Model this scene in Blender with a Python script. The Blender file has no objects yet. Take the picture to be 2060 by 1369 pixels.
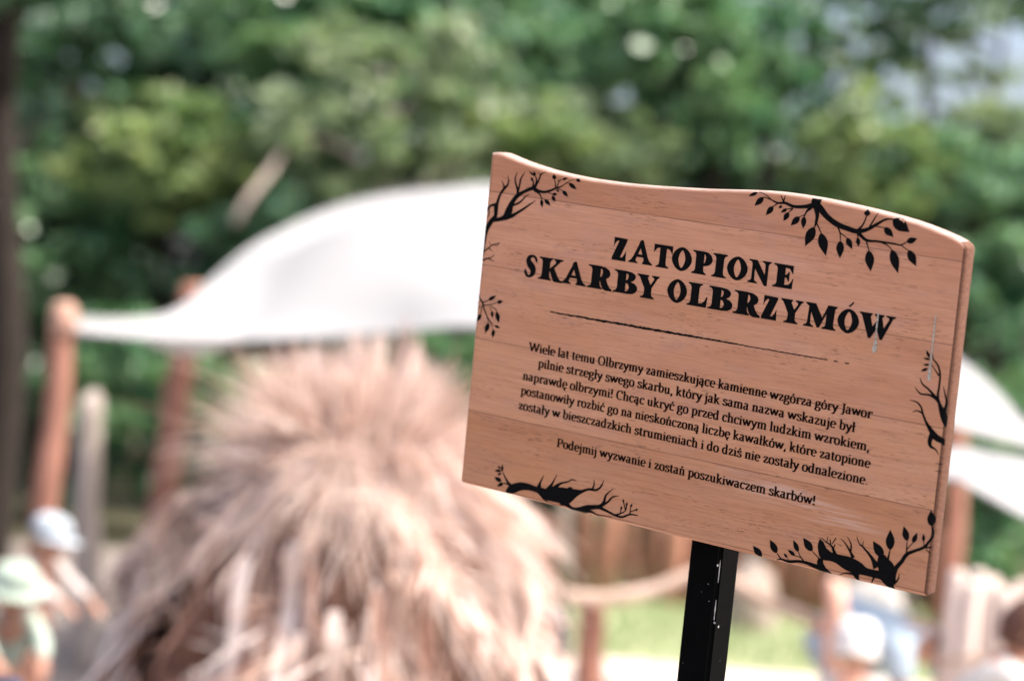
import bpy, bmesh, math, random
from mathutils import Vector, Matrix
from mathutils.geometry import tessellate_polygon
R = math.radians
random.seed(11)
SC = bpy.context.scene
COL = SC.collection

# ------------------------------------------------------------------ camera, sky, sun, exposure
F = 4864.0                      # 85 mm lens on a 36 mm sensor, in pixels of a 2060 wide frame
ROLL, PITCH = R(4.5), math.atan(75.5 / F)
EYE = Vector((0, 0, 1.6))
_up0 = Vector((0, -math.sin(PITCH), math.cos(PITCH)))
FWD = Vector((0, math.cos(PITCH), math.sin(PITCH)))
XC = Vector((1, 0, 0)) * math.cos(ROLL) + _up0 * math.sin(ROLL)
YC = -Vector((1, 0, 0)) * math.sin(ROLL) + _up0 * math.cos(ROLL)
cam_d = bpy.data.cameras.new('camera')
cam = bpy.data.objects.new('camera', cam_d)
COL.objects.link(cam)
cam.matrix_world = Matrix.Translation(EYE) @ Matrix((XC, YC, -FWD)).transposed().to_4x4()
cam_d.sensor_width = 36
cam_d.lens = 85
cam_d.clip_start = 0.05
cam_d.clip_end = 2000
cam_d.dof.use_dof = True
cam_d.dof.aperture_fstop = 2.5
SC.camera = cam

SUN_EL, SUN_AZ = R(60), R(106)   # azimuth from +Y (away from the camera), negative = left
world = bpy.data.worlds.new('World')
SC.world = world
world.use_nodes = True
wn = world.node_tree.nodes
sky = wn.new('ShaderNodeTexSky')
sky.sky_type = 'NISHITA'
sky.sun_disc = False
sky.sun_elevation = SUN_EL
sky.sun_rotation = SUN_AZ
sky.dust_density = 7.0
sky.ozone_density = 0.5
sky.air_density = 0.8
wn['Background'].inputs['Strength'].default_value = 0.15
world.node_tree.links.new(sky.outputs[0], wn['Background'].inputs['Color'])
sd = bpy.data.lights.new('sun', 'SUN')
sd.energy = 2.5
sd.angle = R(0.6)
sd.color = (1.0, 0.93, 0.84)
sun = bpy.data.objects.new('sun', sd)
COL.objects.link(sun)
_s = Vector((math.sin(SUN_AZ) * math.cos(SUN_EL), math.cos(SUN_AZ) * math.cos(SUN_EL), math.sin(SUN_EL)))
sun.rotation_euler = _s.to_track_quat('Z', 'Y').to_euler()
SC.view_settings.view_transform = 'Standard'
SC.view_settings.look = 'None'
SC.view_settings.gamma = 1
SC.view_settings.exposure = 1.4
SC.render.engine = 'CYCLES'
SC.cycles.use_denoising = True
SC.cycles.max_bounces = 10
SC.cycles.transmission_bounces = 6

# ------------------------------------------------------------------ helpers
def ray(px, py):
    return XC * ((px - 1030) / F) - YC * ((py - 684.5) / F) + FWD
def at(px, py, Y):               # the point at distance Y seen in that direction
    d = ray(px, py)
    return EYE + d * (Y / d.y)
def ground_at(px, Y):            # ground point at distance Y under that column
    p = at(px, 760, Y)
    return Vector((p.x, p.y, 0))

def tag(o, label=None, cat=None, group=None, kind=None):
    if label: o['label'] = label
    if cat: o['category'] = cat
    if group: o['group'] = group
    if kind: o['kind'] = kind
    return o
def empty(name, loc, label, cat, group=None, rz=0):
    o = bpy.data.objects.new(name, None)
    COL.objects.link(o)
    o.location = loc
    o.rotation_euler = (0, 0, rz)
    o.empty_display_size = 0.1
    return tag(o, label, cat, group)
def mesh(name, verts, faces, mats, parent=None, smooth=False, idx=None):
    me = bpy.data.meshes.new(name)
    me.from_pydata([tuple(v) for v in verts], [], faces)
    for m in (mats if isinstance(mats, (list, tuple)) else [mats]):
        me.materials.append(m)
    if idx: me.polygons.foreach_set('material_index', idx)
    if smooth: me.polygons.foreach_set('use_smooth', [True] * len(me.polygons))
    me.update()
    o = bpy.data.objects.new(name, me)
    COL.objects.link(o)
    if parent: o.parent = parent
    return o
def from_bm(name, bm, mats, parent=None, smooth=False):
    me = bpy.data.meshes.new(name)
    bm.to_mesh(me)
    bm.free()
    for m in (mats if isinstance(mats, (list, tuple)) else [mats]):
        me.materials.append(m)
    if smooth: me.polygons.foreach_set('use_smooth', [True] * len(me.polygons))
    o = bpy.data.objects.new(name, me)
    COL.objects.link(o)
    if parent: o.parent = parent
    return o
def catmull(pts, n=6):
    out = []
    k = len(pts)
    for i in range(k - 1):
        p0, p1, p2, p3 = pts[max(i - 1, 0)], pts[i], pts[i + 1], pts[min(i + 2, k - 1)]
        for j in range(n):
            t = j / n
            out.append(tuple(0.5 * (2 * b + (c - a) * t + (2 * a - 5 * b + 4 * c - d) * t * t + (3 * b - a - 3 * c + d) * t ** 3)
                             for a, b, c, d in zip(p0, p1, p2, p3)))
    out.append(tuple(pts[-1]))
    return out
def tube_data(path, rad, seg=10, cap=True, wob=0, rng=random):
    """verts, faces of a tube along path (Vectors) with radii."""
    V, Fc = [], []
    n = len(path)
    ref = None
    for i, p in enumerate(path):
        t = (path[min(i + 1, n - 1)] - path[max(i - 1, 0)]).normalized()
        if ref is None:
            ref = t.orthogonal().normalized()
        a = (ref - t * ref.dot(t)).normalized()
        ref = a
        b = t.cross(a)
        r = rad[i] if isinstance(rad, (list, tuple)) else rad
        for k in range(seg):
            an = 2 * math.pi * k / seg
            rr = r * (1 + (rng.uniform(-wob, wob) if wob else 0))
            V.append(p + a * math.cos(an) * rr + b * math.sin(an) * rr)
    for i in range(n - 1):
        for k in range(seg):
            k2 = (k + 1) % seg
            Fc.append((i * seg + k, i * seg + k2, (i + 1) * seg + k2, (i + 1) * seg + k))
    if cap:
        Fc.append(tuple(range(seg - 1, -1, -1)))
        Fc.append(tuple(range((n - 1) * seg, n * seg)))
    return V, Fc
def merge(parts):
    V, Fc = [], []
    for v, f in parts:
        o = len(V)
        V += v
        Fc += [tuple(i + o for i in q) for q in f]
    return V, Fc

# ------------------------------------------------------------------ materials
def new_mat(name):
    m = bpy.data.materials.new(name)
    m.use_nodes = True
    nt = m.node_tree
    return m, nt, nt.nodes['Principled BSDF']
def N(nt, typ, **kw):
    n = nt.nodes.new(typ)
    for k, v in kw.items():
        setattr(n, k, v)
    return n
def noise(nt, vec, scale, detail=4, rough=0.55):
    n = N(nt, 'ShaderNodeTexNoise')
    n.inputs['Scale'].default_value = scale
    n.inputs['Detail'].default_value = detail
    n.inputs['Roughness'].default_value = rough
    if vec is not None: nt.links.new(vec, n.inputs['Vector'])
    return n.outputs['Fac']
def ramp(nt, fac, stops):
    r = N(nt, 'ShaderNodeValToRGB')
    el = r.color_ramp.elements
    el[0].position, el[0].color = stops[0][0], (*stops[0][1], 1)
    el[1].position, el[1].color = stops[-1][0], (*stops[-1][1], 1)
    for p, c in stops[1:-1]:
        e = el.new(p)
        e.color = (*c, 1)
    nt.links.new(fac, r.inputs[0])
    return r.outputs[0]
def mixc(nt, fac, a, b, mode='MIX'):
    m = N(nt, 'ShaderNodeMix', data_type='RGBA', blend_type=mode)
    for s, v in ((0, fac), (6, a), (7, b)):
        if isinstance(v, (int, float)): m.inputs[s].default_value = v
        elif isinstance(v, tuple): m.inputs[s].default_value = (*v, 1)
        else: nt.links.new(v, m.inputs[s])
    return m.outputs[2]
def mathn(nt, op, a, b=None, c=None):
    m = N(nt, 'ShaderNodeMath', operation=op)
    for i, v in enumerate((a, b, c)):
        if v is None: continue
        if isinstance(v, (int, float)): m.inputs[i].default_value = v
        else: nt.links.new(v, m.inputs[i])
    return m.outputs[0]
def coords(nt, scale=(1, 1, 1), out='Object'):
    tc = N(nt, 'ShaderNodeTexCoord')
    mp = N(nt, 'ShaderNodeMapping')
    mp.inputs['Scale'].default_value = scale
    nt.links.new(tc.outputs[out], mp.inputs[0])
    return mp.outputs[0]
def simple(name, c1, c2, scale=8, rough=0.8, stretch=(1, 1, 1), bump=0.0, spec=0.3):
    m, nt, b = new_mat(name)
    v = coords(nt, stretch)
    f = noise(nt, v, scale, 6)
    nt.links.new(ramp(nt, f, [(0.3, c1), (0.7, c2)]), b.inputs['Base Color'])
    b.inputs['Roughness'].default_value = rough
    b.inputs['Specular IOR Level'].default_value = spec
    if bump:
        bp = N(nt, 'ShaderNodeBump')
        bp.inputs['Strength'].default_value = bump
        bp.inputs['Distance'].default_value = 0.01
        nt.links.new(f, bp.inputs['Height'])
        nt.links.new(bp.outputs[0], b.inputs['Normal'])
    return m
def leafy(name, c1, c2, trans=0.45):
    """leaf: diffuse and a share of light passing through; tint changes along the crown"""
    m, nt, b = new_mat(name)
    col = ramp(nt, noise(nt, coords(nt), 1.6, 3), [(0.38, c1), (0.62, c2)])
    nt.links.new(col, b.inputs['Base Color'])
    b.inputs['Roughness'].default_value = 0.27
    b.inputs['Specular IOR Level'].default_value = 0.4
    t = N(nt, 'ShaderNodeBsdfTranslucent')
    nt.links.new(mixc(nt, 1.0, col, (0.9, 1.0, 0.6), 'MULTIPLY'), t.inputs['Color'])
    mx = N(nt, 'ShaderNodeMixShader')
    mx.inputs[0].default_value = trans
    nt.links.new(b.outputs[0], mx.inputs[1])
    nt.links.new(t.outputs[0], mx.inputs[2])
    nt.links.new(mx.outputs[0], nt.nodes['Material Output'].inputs[0])
    return m

# ------------------------------------------------------------------ ground
M_sand, nt, b = new_mat('pale_sand')
v = coords(nt)
nt.links.new(mixc(nt, noise(nt, v, 0.9, 5), mixc(nt, noise(nt, v, 14, 6), (0.50, 0.43, 0.38), (0.62, 0.55, 0.50)), (0.48, 0.41, 0.35)), b.inputs['Base Color'])
b.inputs['Roughness'].default_value = 0.95
M_lawn = simple('lawn_soil', (0.22, 0.24, 0.13), (0.32, 0.34, 0.20), 3, 0.95)
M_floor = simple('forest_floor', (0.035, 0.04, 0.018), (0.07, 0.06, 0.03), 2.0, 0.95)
tag(mesh('ground', [(-300, -300, 0), (300, -300, 0), (300, 300, 0), (-300, 300, 0)], [(0, 1, 2, 3)], simple('trodden_earth', (0.12, 0.10, 0.088), (0.21, 0.18, 0.16), 2.5, 0.95)), kind='structure')
def patch(name, outline, z, m):
    o = mesh(name, [(x, y, z) for x, y in outline], [tuple(range(len(outline)))], m)
    return tag(o, kind='structure')
lawn_edge = [(-1.1, 14.6), (-0.5, 14.1), (0.7, 14.3), (1.5, 14.15), (2.6, 14.2), (4, 13.8), (8, 13.4), (14, 13.4)]
patch('sand', [(-0.9, 4), (6, 3), (14, 4), (14, 13.4), (8, 13.4), (4, 13.8), (2.6, 14.2), (1.5, 14.15), (0.7, 14.3), (-0.5, 14.1), (-1.2, 13.0), (-0.7, 9)], 0.002, M_sand)
patch('lawn', [(x, y) for x, y in lawn_edge] + [(14, 20.5), (-1.4, 20.5)], 0.004, M_lawn)
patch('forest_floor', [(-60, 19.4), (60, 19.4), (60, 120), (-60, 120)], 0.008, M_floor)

# ------------------------------------------------------------------ the wooden sign
def c2w(v): return (XC * v[0] - YC * v[1] + FWD * v[2])
BU = c2w((0.80091078, 0.15467504, -0.57846137)).normalized()
BD = c2w((-0.09671409, 0.98632745, 0.13343366))
BD = (BD - BU * BD.dot(BU)).normalized()
BV = -BD
BN = BU.cross(BV)                                   # towards the viewer
_k = 0.38 / 0.15297212646
_nref = c2w((0.59119119, -0.05092309, 0.80491954)).normalized()
_c = ray(1441, 760)
BO = EYE + _c * (_k / _c.dot(_nref))
cam_d.dof.focus_distance = (BO - EYE).dot(FWD) - 0.01
def onb(px, py, z=0.0):
    """where the line of sight meets the plane z above the board's face, in the board's own axes (metres)"""
    d = ray(px, py)
    t = ((BO + BN * z) - EYE).dot(BN) / d.dot(BN)
    q = EYE + d * t - BO
    return Vector((q.dot(BU), q.dot(BV)))
TH, BEV = 0.024, 0.005
ROT = Matrix((BU, BV, BN)).transposed()

top_px = [(988, 307), (1007, 307.5), (1039, 320.5), (1078, 334.5), (1118, 346), (1157, 354.5), (1200, 362), (1280, 371.5), (1405, 379.5), (1480, 381.5), (1553, 385), (1633, 396), (1698, 409), (1771, 426), (1844, 447), (1905, 471), (1934, 486)]
outline = [onb(x, y) for x, y in catmull(top_px, 4)]
tr, br, bl = onb(1945, 496), onb(1864, 1199.5), onb(925, 969)
outline += [tr, br] + [onb(*p) for p in ((1796, 1184.5), (1663, 1152.5), (1490, 1111), (1320, 1069), (1120, 1018.5))] + [bl]
# round the two bottom and the top right corners a little
def rounded(pts, ids, r=0.004):
    out = []
    n = len(pts)
    for i, p in enumerate(pts):
        if i in ids:
            a = (pts[i - 1] - p).normalized() * r
            c = (pts[(i + 1) % n] - p).normalized() * r
            for t in (0, 0.33, 0.67, 1):
                out.append(p + a * (1 - t) ** 2 + c * t * t)
        else:
            out.append(p)
    return out
k = len(outline)
outline = rounded(outline, {k - 8, k - 7, k - 1})
if sum(a.x * c.y - c.x * a.y for a, c in zip(outline, outline[1:] + outline[:1])) < 0:
    outline.reverse()
ARE = outline
def edge_dist(p):
    best = 9
    for a, c in zip(ARE, ARE[1:] + ARE[:1]):
        e = c - a
        t = max(0, min(1, (p - a).dot(e) / max(e.length_squared, 1e-12)))
        d = (p - a - e * t)
        s = e.x * (p.y - a.y) - e.y * (p.x - a.x)
        L = d.length
        if L < abs(best): best = L if s >= 0 else -L
    return best
def snap(p):                                       # keeps a print on the board
    if edge_dist(p) >= 0.0005: return p
    best, q = 9, p
    for a, c in zip(ARE, ARE[1:] + ARE[:1]):
        e = c - a
        t = max(0, min(1, (p - a).dot(e) / max(e.length_squared, 1e-12)))
        x_ = a + e * t
        if (p - x_).length < best:
            best, q = (p - x_).length, x_ + Vector((-e.y, e.x)).normalized() * 0.0005
    return q
def board_z(p):                                    # the face, falling away in the rounded edge
    d = edge_dist(p)
    if d >= BEV: return 0.0
    d = max(d, 0.0004)
    return -(BEV - math.sqrt(max(0, BEV * BEV - (BEV - d) ** 2)))

def offset_loop(pts, d):
    out = []
    n = len(pts)
    for i in range(n):
        a, p, c = pts[i - 1], pts[i], pts[(i + 1) % n]
        e1, e2 = (p - a).normalized(), (c - p).normalized()
        n1, n2 = Vector((-e1.y, e1.x)), Vector((-e2.y, e2.x))
        m = (n1 + n2)
        m = m / max(m.dot(n1), 0.35)
        out.append(p + m * d)
    return out

# wood of five glued planks; object axes: x along the grain, y up
seam_v = [onb(1470, 456.5).y]
_sb = onb(1400, 1081).y
pl_w = (seam_v[0] - _sb) / 4
M_wood, nt, b = new_mat('oiled_plank_wood')
tc = N(nt, 'ShaderNodeTexCoord')
sep = N(nt, 'ShaderNodeSeparateXYZ')
nt.links.new(tc.outputs['Object'], sep.inputs[0])
yy = mathn(nt, 'DIVIDE', mathn(nt, 'SUBTRACT', seam_v[0] + 10 * pl_w, sep.outputs[1]), pl_w)
pid = mathn(nt, 'FLOOR', yy)
comb = N(nt, 'ShaderNodeCombineXYZ')                # each plank reads another place of the noise
nt.links.new(mathn(nt, 'ADD', sep.outputs[0], mathn(nt, 'MULTIPLY', pid, 3.71)), comb.inputs[0])
nt.links.new(sep.outputs[1], comb.inputs[1])
nt.links.new(mathn(nt, 'MULTIPLY', pid, 1.37), comb.inputs[2])
def stretched(sx, sy):
    mp = N(nt, 'ShaderNodeMapping')
    mp.inputs['Scale'].default_value = (sx, sy, 1)
    nt.links.new(comb.outputs[0], mp.inputs[0])
    return mp.outputs[0]
big = noise(nt, stretched(5, 30), 1.0, 4, 0.6)
fine = noise(nt, stretched(16, 420), 1.0, 5, 0.65)
pores = noise(nt, stretched(75, 900), 1.0, 2, 0.5)
mott = noise(nt, stretched(9, 9), 1.0, 4, 0.6)
wn_ = N(nt, 'ShaderNodeTexWhiteNoise', noise_dimensions='1D')
nt.links.new(pid, wn_.inputs['W'])
col = ramp(nt, big, [(0.26, (0.51, 0.238, 0.134)), (0.5, (0.605, 0.304, 0.184)), (0.74, (0.65, 0.356, 0.236))])
col = mixc(nt, ramp(nt, mott, [(0.45, (0, 0, 0)), (0.62, (0.7, 0.7, 0.7))]), col, (0.60, 0.298, 0.165))
col = mixc(nt, ramp(nt, noise(nt, stretched(14, 40), 1, 4), [(0.5, (0, 0, 0)), (0.68, (0.65, 0.65, 0.65))]), col, (0.545, 0.290, 0.208))
col = mixc(nt, mathn(nt, 'MULTIPLY', ramp(nt, fine, [(0.46, (0, 0, 0)), (0.66, (1, 1, 1))]), 0.4), col, (0.36, 0.160, 0.090))
pm = ramp(nt, pores, [(0.60, (0, 0, 0)), (0.68, (1, 1, 1))])
pm = mixc(nt, 1.0, pm, ramp(nt, noise(nt, stretched(12, 40), 1, 3), [(0.45, (0, 0, 0)), (0.6, (1, 1, 1))]), 'MULTIPLY')
col = mixc(nt, mathn(nt, 'MULTIPLY', pm, 0.75), col, (0.13, 0.05, 0.03))
# planks differ: tone per plank
tone = N(nt, 'ShaderNodeValToRGB')
tone.color_ramp.interpolation = 'CONSTANT'
els = tone.color_ramp.elements
els[0].position, els[0].color = 0.0, (0.90, 0.83, 0.79, 1)
els[1].position, els[1].color = 0.2, (1.04, 1.03, 1.05, 1)
for p_, c_ in ((0.4, (0.98, 0.95, 0.92)), (0.6, (1.0, 1.0, 0.97)), (0.8, (0.88, 0.83, 0.75)), (0.99, (1.0, 1.0, 1.0))):
    e = els.new(p_)
    e.color = (*c_, 1)
nt.links.new(mathn(nt, 'DIVIDE', mathn(nt, 'SUBTRACT', pid, 8.5), 5.0), tone.inputs[0])
col = mixc(nt, 1.0, col, tone.outputs[0], 'MULTIPLY')
# pale rubbed streaks running along the grain low on the right
su = mathn(nt, 'SUBTRACT', sep.outputs[0], onb(1610, 1010).x)
sv = mathn(nt, 'SUBTRACT', sep.outputs[1], onb(1610, 1010).y)
sv2 = mathn(nt, 'ADD', sv, mathn(nt, 'MULTIPLY', su, 0.13))
rad = mathn(nt, 'ADD', mathn(nt, 'POWER', mathn(nt, 'DIVIDE', su, 0.13), 2), mathn(nt, 'POWER', mathn(nt, 'DIVIDE', sv2, 0.018), 2))
mask = mathn(nt, 'MULTIPLY', ramp(nt, rad, [(0.15, (1, 1, 1)), (1.0, (0, 0, 0))]), ramp(nt, noise(nt, stretched(10, 260), 1, 4), [(0.45, (0, 0, 0)), (0.58, (1, 1, 1))]))
col = mixc(nt, mathn(nt, 'MULTIPLY', mask, 0.6), col, (0.68, 0.48, 0.40))
fr = mathn(nt, 'FRACT', yy)
seam = mathn(nt, 'LESS_THAN', mathn(nt, 'MINIMUM', fr, mathn(nt, 'SUBTRACT', 1.0, fr)), 0.0065)
sfade = mathn(nt, 'MULTIPLY', seam, ramp(nt, noise(nt, stretched(7, 0.01), 1, 3), [(0.35, (0.15, 0.15, 0.15)), (0.6, (1, 1, 1))]))
col = mixc(nt, mathn(nt, 'MULTIPLY', sfade, 0.8), col, (0.10, 0.04, 0.024))
nt.links.new(col, b.inputs['Base Color'])
b.inputs['Roughness'].default_value = 0.5
b.inputs['Specular IOR Level'].default_value = 0.3
bp = N(nt, 'ShaderNodeBump')
bp.inputs['Strength'].default_value = 0.12
bp.inputs['Distance'].default_value = 0.0006
nt.links.new(mathn(nt, 'SUBTRACT', fine, mathn(nt, 'ADD', pm, sfade)), bp.inputs['Height'])
nt.links.new(bp.outputs[0], b.inputs['Normal'])

M_ink, nt, b = new_mat('black_print_ink')
nt.links.new(ramp(nt, noise(nt, coords(nt), 300, 4), [(0.35, (0.003, 0.0035, 0.004)), (0.75, (0.007, 0.007, 0.008))]), b.inputs['Base Color'])
b.inputs['Roughness'].default_value = 0.6
b.inputs['Specular IOR Level'].default_value = 0.04
M_brown_ink = simple('brown_black_print_ink', (0.007, 0.003, 0.0025), (0.017, 0.007, 0.005), 200, 0.6, spec=0.04)
M_black, nt, b = new_mat('black_paint_with_specks')
v = coords(nt)
vo = N(nt, 'ShaderNodeTexVoronoi')
vo.inputs['Scale'].default_value = 105
nt.links.new(v, vo.inputs['Vector'])
wv = N(nt, 'ShaderNodeTexWhiteNoise', noise_dimensions='3D')
nt.links.new(vo.outputs['Position'], wv.inputs['Vector'])
thr = mathn(nt, 'MULTIPLY', mathn(nt, 'POWER', wv.outputs['Value'], 7), 0.19)
speck = mathn(nt, 'LESS_THAN', vo.outputs['Distance'], thr)
scr = ramp(nt, noise(nt, coords(nt, (300, 14, 300)), 1, 3), [(0.70, (0, 0, 0)), (0.78, (0.03, 0.03, 0.03))])
colb = mixc(nt, 1.0, mixc(nt, noise(nt, v, 30, 4), (0.0015, 0.0018, 0.002), (0.0035, 0.004, 0.0045)), scr, 'ADD')
nt.links.new(mixc(nt, speck, colb, (0.5, 0.5, 0.52)), b.inputs['Base Color'])
b.inputs['Roughness'].default_value = 0.6
b.inputs['Specular IOR Level'].default_value = 0.02
M_chip = simple('bare_paint_chip', (0.16, 0.165, 0.175), (0.34, 0.35, 0.36), 400, 0.6)
M_drip = simple('dried_white_dripping', (0.26, 0.21, 0.16), (0.58, 0.56, 0.49), 420, 0.7)

# post measures, on the plane of the board's back
pl_, pc_ = onb(1388, 1090, -TH), onb(1452, 1108, -TH)
PW = pc_.x - pl_.x
post_u = (pl_.x + pc_.x) / 2
foot = BO + BU * post_u - BN * (TH + PW / 2)
foot = foot + BD * (foot.z / -BD.z)
sign = empty('wooden_sign', foot, 'wooden information board with black lettering and branch prints on a black square post', 'sign')
sign.rotation_mode = 'QUATERNION'
sign.rotation_quaternion = ROT.to_quaternion()
off = ROT.transposed() @ (BO - foot)

rings = [(0.0, -TH + 0.0), (0.0, -BEV)]
prof = [(BEV * (1 - math.cos(a)), -BEV + BEV * math.sin(a)) for a in (R(15), R(30), R(45), R(60), R(75), R(90))]
V, Fc = [], []
n = len(ARE)
for d, z in [(0.003, -TH), (0.0, -TH + 0.003), (0.0, -BEV)] + prof:
    for p in (offset_loop(ARE, d) if d else ARE):
        V.append((p.x, p.y, z))
nr = 3 + len(prof)
for i in range(nr - 1):
    for j in range(n):
        j2 = (j + 1) % n
        Fc.append((i * n + j, i * n + j2, (i + 1) * n + j2, (i + 1) * n + j))
def tess(base):
    tris = tessellate_polygon([[Vector((V[base + j][0], V[base + j][1], 0)) for j in range(n)]])
    return [tuple(base + i for i in t) for t in tris]
nq = len(Fc)
back, front = tess(0), tess((nr - 1) * n)
def orient(t, sgn):
    a, c, d = (Vector(V[i]) for i in t)
    return t if ((c - a).cross(d - a)).z * sgn > 0 else (t[0], t[2], t[1])
Fc += [orient(t, -1) for t in back] + [orient(t, 1) for t in front]
M_end = simple('darkened_end_grain_wood', (0.085, 0.037, 0.022), (0.15, 0.068, 0.042), 40, 0.8, (1, 10, 3))  # right end grain, darkened in colour so the sunlit side looks shaded
M_rim = simple('pale_top_edge_wood', (0.29, 0.19, 0.15), (0.42, 0.295, 0.25), 60, 0.6, (1, 6, 3))  # upward edge faces take this greyer wood colour
board = mesh('board', V, Fc, [M_wood, M_end, M_rim], sign)
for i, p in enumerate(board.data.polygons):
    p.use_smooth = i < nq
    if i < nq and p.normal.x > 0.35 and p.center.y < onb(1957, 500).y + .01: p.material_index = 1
    elif i < nq and p.normal.y > 0.45 and p.center.z < -.0006: p.material_index = 2
board.location = off
plen = off.y + onb(1440, 760).y + 0.10
bm = bmesh.new()
bmesh.ops.create_cube(bm, size=1)
bmesh.ops.scale(bm, vec=(PW, plen + 0.25, PW), verts=bm.verts)
bmesh.ops.translate(bm, vec=(0, (plen - 0.25) / 2, 0), verts=bm.verts)
bmesh.ops.bevel(bm, geom=list(bm.edges), offset=0.0045, segments=3, affect='EDGES')
post = from_bm('post', bm, M_black, sign)
# chips of bare metal along the front right arris of the post
def chip(y0, y1, w, seed):
    rg = random.Random(seed)
    Vc, fc = [], []
    m_ = 9
    for i in range(m_ + 1):
        y = y0 + (y1 - y0) * i / m_
        ww = w * (math.sin(math.pi * (0.08 + 0.84 * i / m_)) ** 0.6) * rg.uniform(0.5, 1.1)
        h = PW / 2 - 0.0012
        for a_ in (-0.5, 0, 0.5):
            Vc.append((h + 0.0002 + min(0, -a_ * 0) + (-abs(a_) * ww * 0.7 if a_ < 0 else 0), y, h + 0.0002 + (-abs(a_) * ww * 0.7 if a_ > 0 else 0)))
    for i in range(m_):
        for j in range(2):
            fc.append((i * 3 + j, i * 3 + j + 1, i * 3 + j + 4, i * 3 + j + 3))
    mesh('paint_chip', Vc, fc, M_chip, post)
def post_y(py): return off.y + onb(1440, py, -TH).y
chip(post_y(1171), post_y(1124), 0.0030, 1)
chip(post_y(1248), post_y(1206), 0.0034, 2)

# ---- flat prints on the board (each a child of the board)
INK = 0.00025
class Print:
    def __init__(s): s.V, s.F, s.k = [], [], 0
    def lift(s):
        s.k += 1
        return INK + (s.k % 12) * 0.000012
    def ribbon(s, lefts, rights, cols=1):
        z, o = s.lift(), len(s.V)
        for a, c in zip(lefts, rights):
            for k_ in range(cols + 1):
                p = a.lerp(c, k_ / cols)
                if cols > 1: p = snap(p)
                s.V.append((p.x, p.y, board_z(p) + z))
        w = cols + 1
        for i in range(len(lefts) - 1):
            for k_ in range(cols):
                s.F.append((o + w * i + k_, o + w * i + k_ + 1, o + w * (i + 1) + k_ + 1, o + w * (i + 1) + k_))
    def poly(s, loops):
        z, o = s.lift(), len(s.V)
        flat = [p for lp in loops for p in lp]
        for p in flat: s.V.append((p.x, p.y, board_z(p) + z))
        for t in tessellate_polygon([[Vector((p.x, p.y, 0)) for p in lp] for lp in loops]):
            s.F.append(tuple(o + i for i in t))
    def build(s, name, m, label=None):
        fs = []
        for f in s.F:
            a, c, d = (Vector(s.V[i]) for i in f[:3])
            nz = (c - a).cross(d - a).z
            if len(f) == 4:
                nz += (Vector(s.V[f[2]]) - a).cross(Vector(s.V[f[3]]) - a).z
            fs.append(f if nz > 0 else tuple(reversed(f)))
        o = mesh(name, s.V, fs, m, board)
        if label: o['label'] = label
        return o

def branch(spec, sc, ox, oy, name='branch_print', m=None, label=None, fat=1.0):
    """strokes: lists of (x, y, width); leaves: (x0, y0, x1, y1, width), all read off an enlarged view"""
    pr = Print()
    Q = lambda x, y: onb(ox + x / sc, oy + y / sc)
    for s in spec[0]:
        c = catmull(s, 7)
        L, Rr = [], []
        for i, (x, y, w) in enumerate(c):
            a, d = c[max(i - 1, 0)], c[min(i + 1, len(c) - 1)]
            tx, ty = d[0] - a[0], d[1] - a[1]
            l = math.hypot(tx, ty) or 1
            w = max(w, 2) * 0.5 * fat
            L.append(Q(x - ty / l * w, y + tx / l * w))
            Rr.append(Q(x + ty / l * w, y - tx / l * w))
        pr.ribbon(L, Rr, 5)
    for (x0, y0, x1, y1, w) in spec[1]:
        dx, dy = x1 - x0, y1 - y0
        l = math.hypot(dx, dy)
        nx, ny = -dy / l, dx / l
        A, B_ = [], []
        for t, ww in ((0, 0.02), (0.08, 0.45), (0.2, 0.8), (0.38, 1.0), (0.55, 0.92), (0.72, 0.62), (0.88, 0.26), (1, 0.01)):
            h = w * ww * 0.5
            A.append(Q(x0 + dx * t + nx * h, y0 + dy * t + ny * h))
            B_.append(Q(x0 + dx * t - nx * h, y0 + dy * t - ny * h))
        pr.ribbon(A, B_, 4)
    return pr.build(name, m or M_ink, label)

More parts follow.
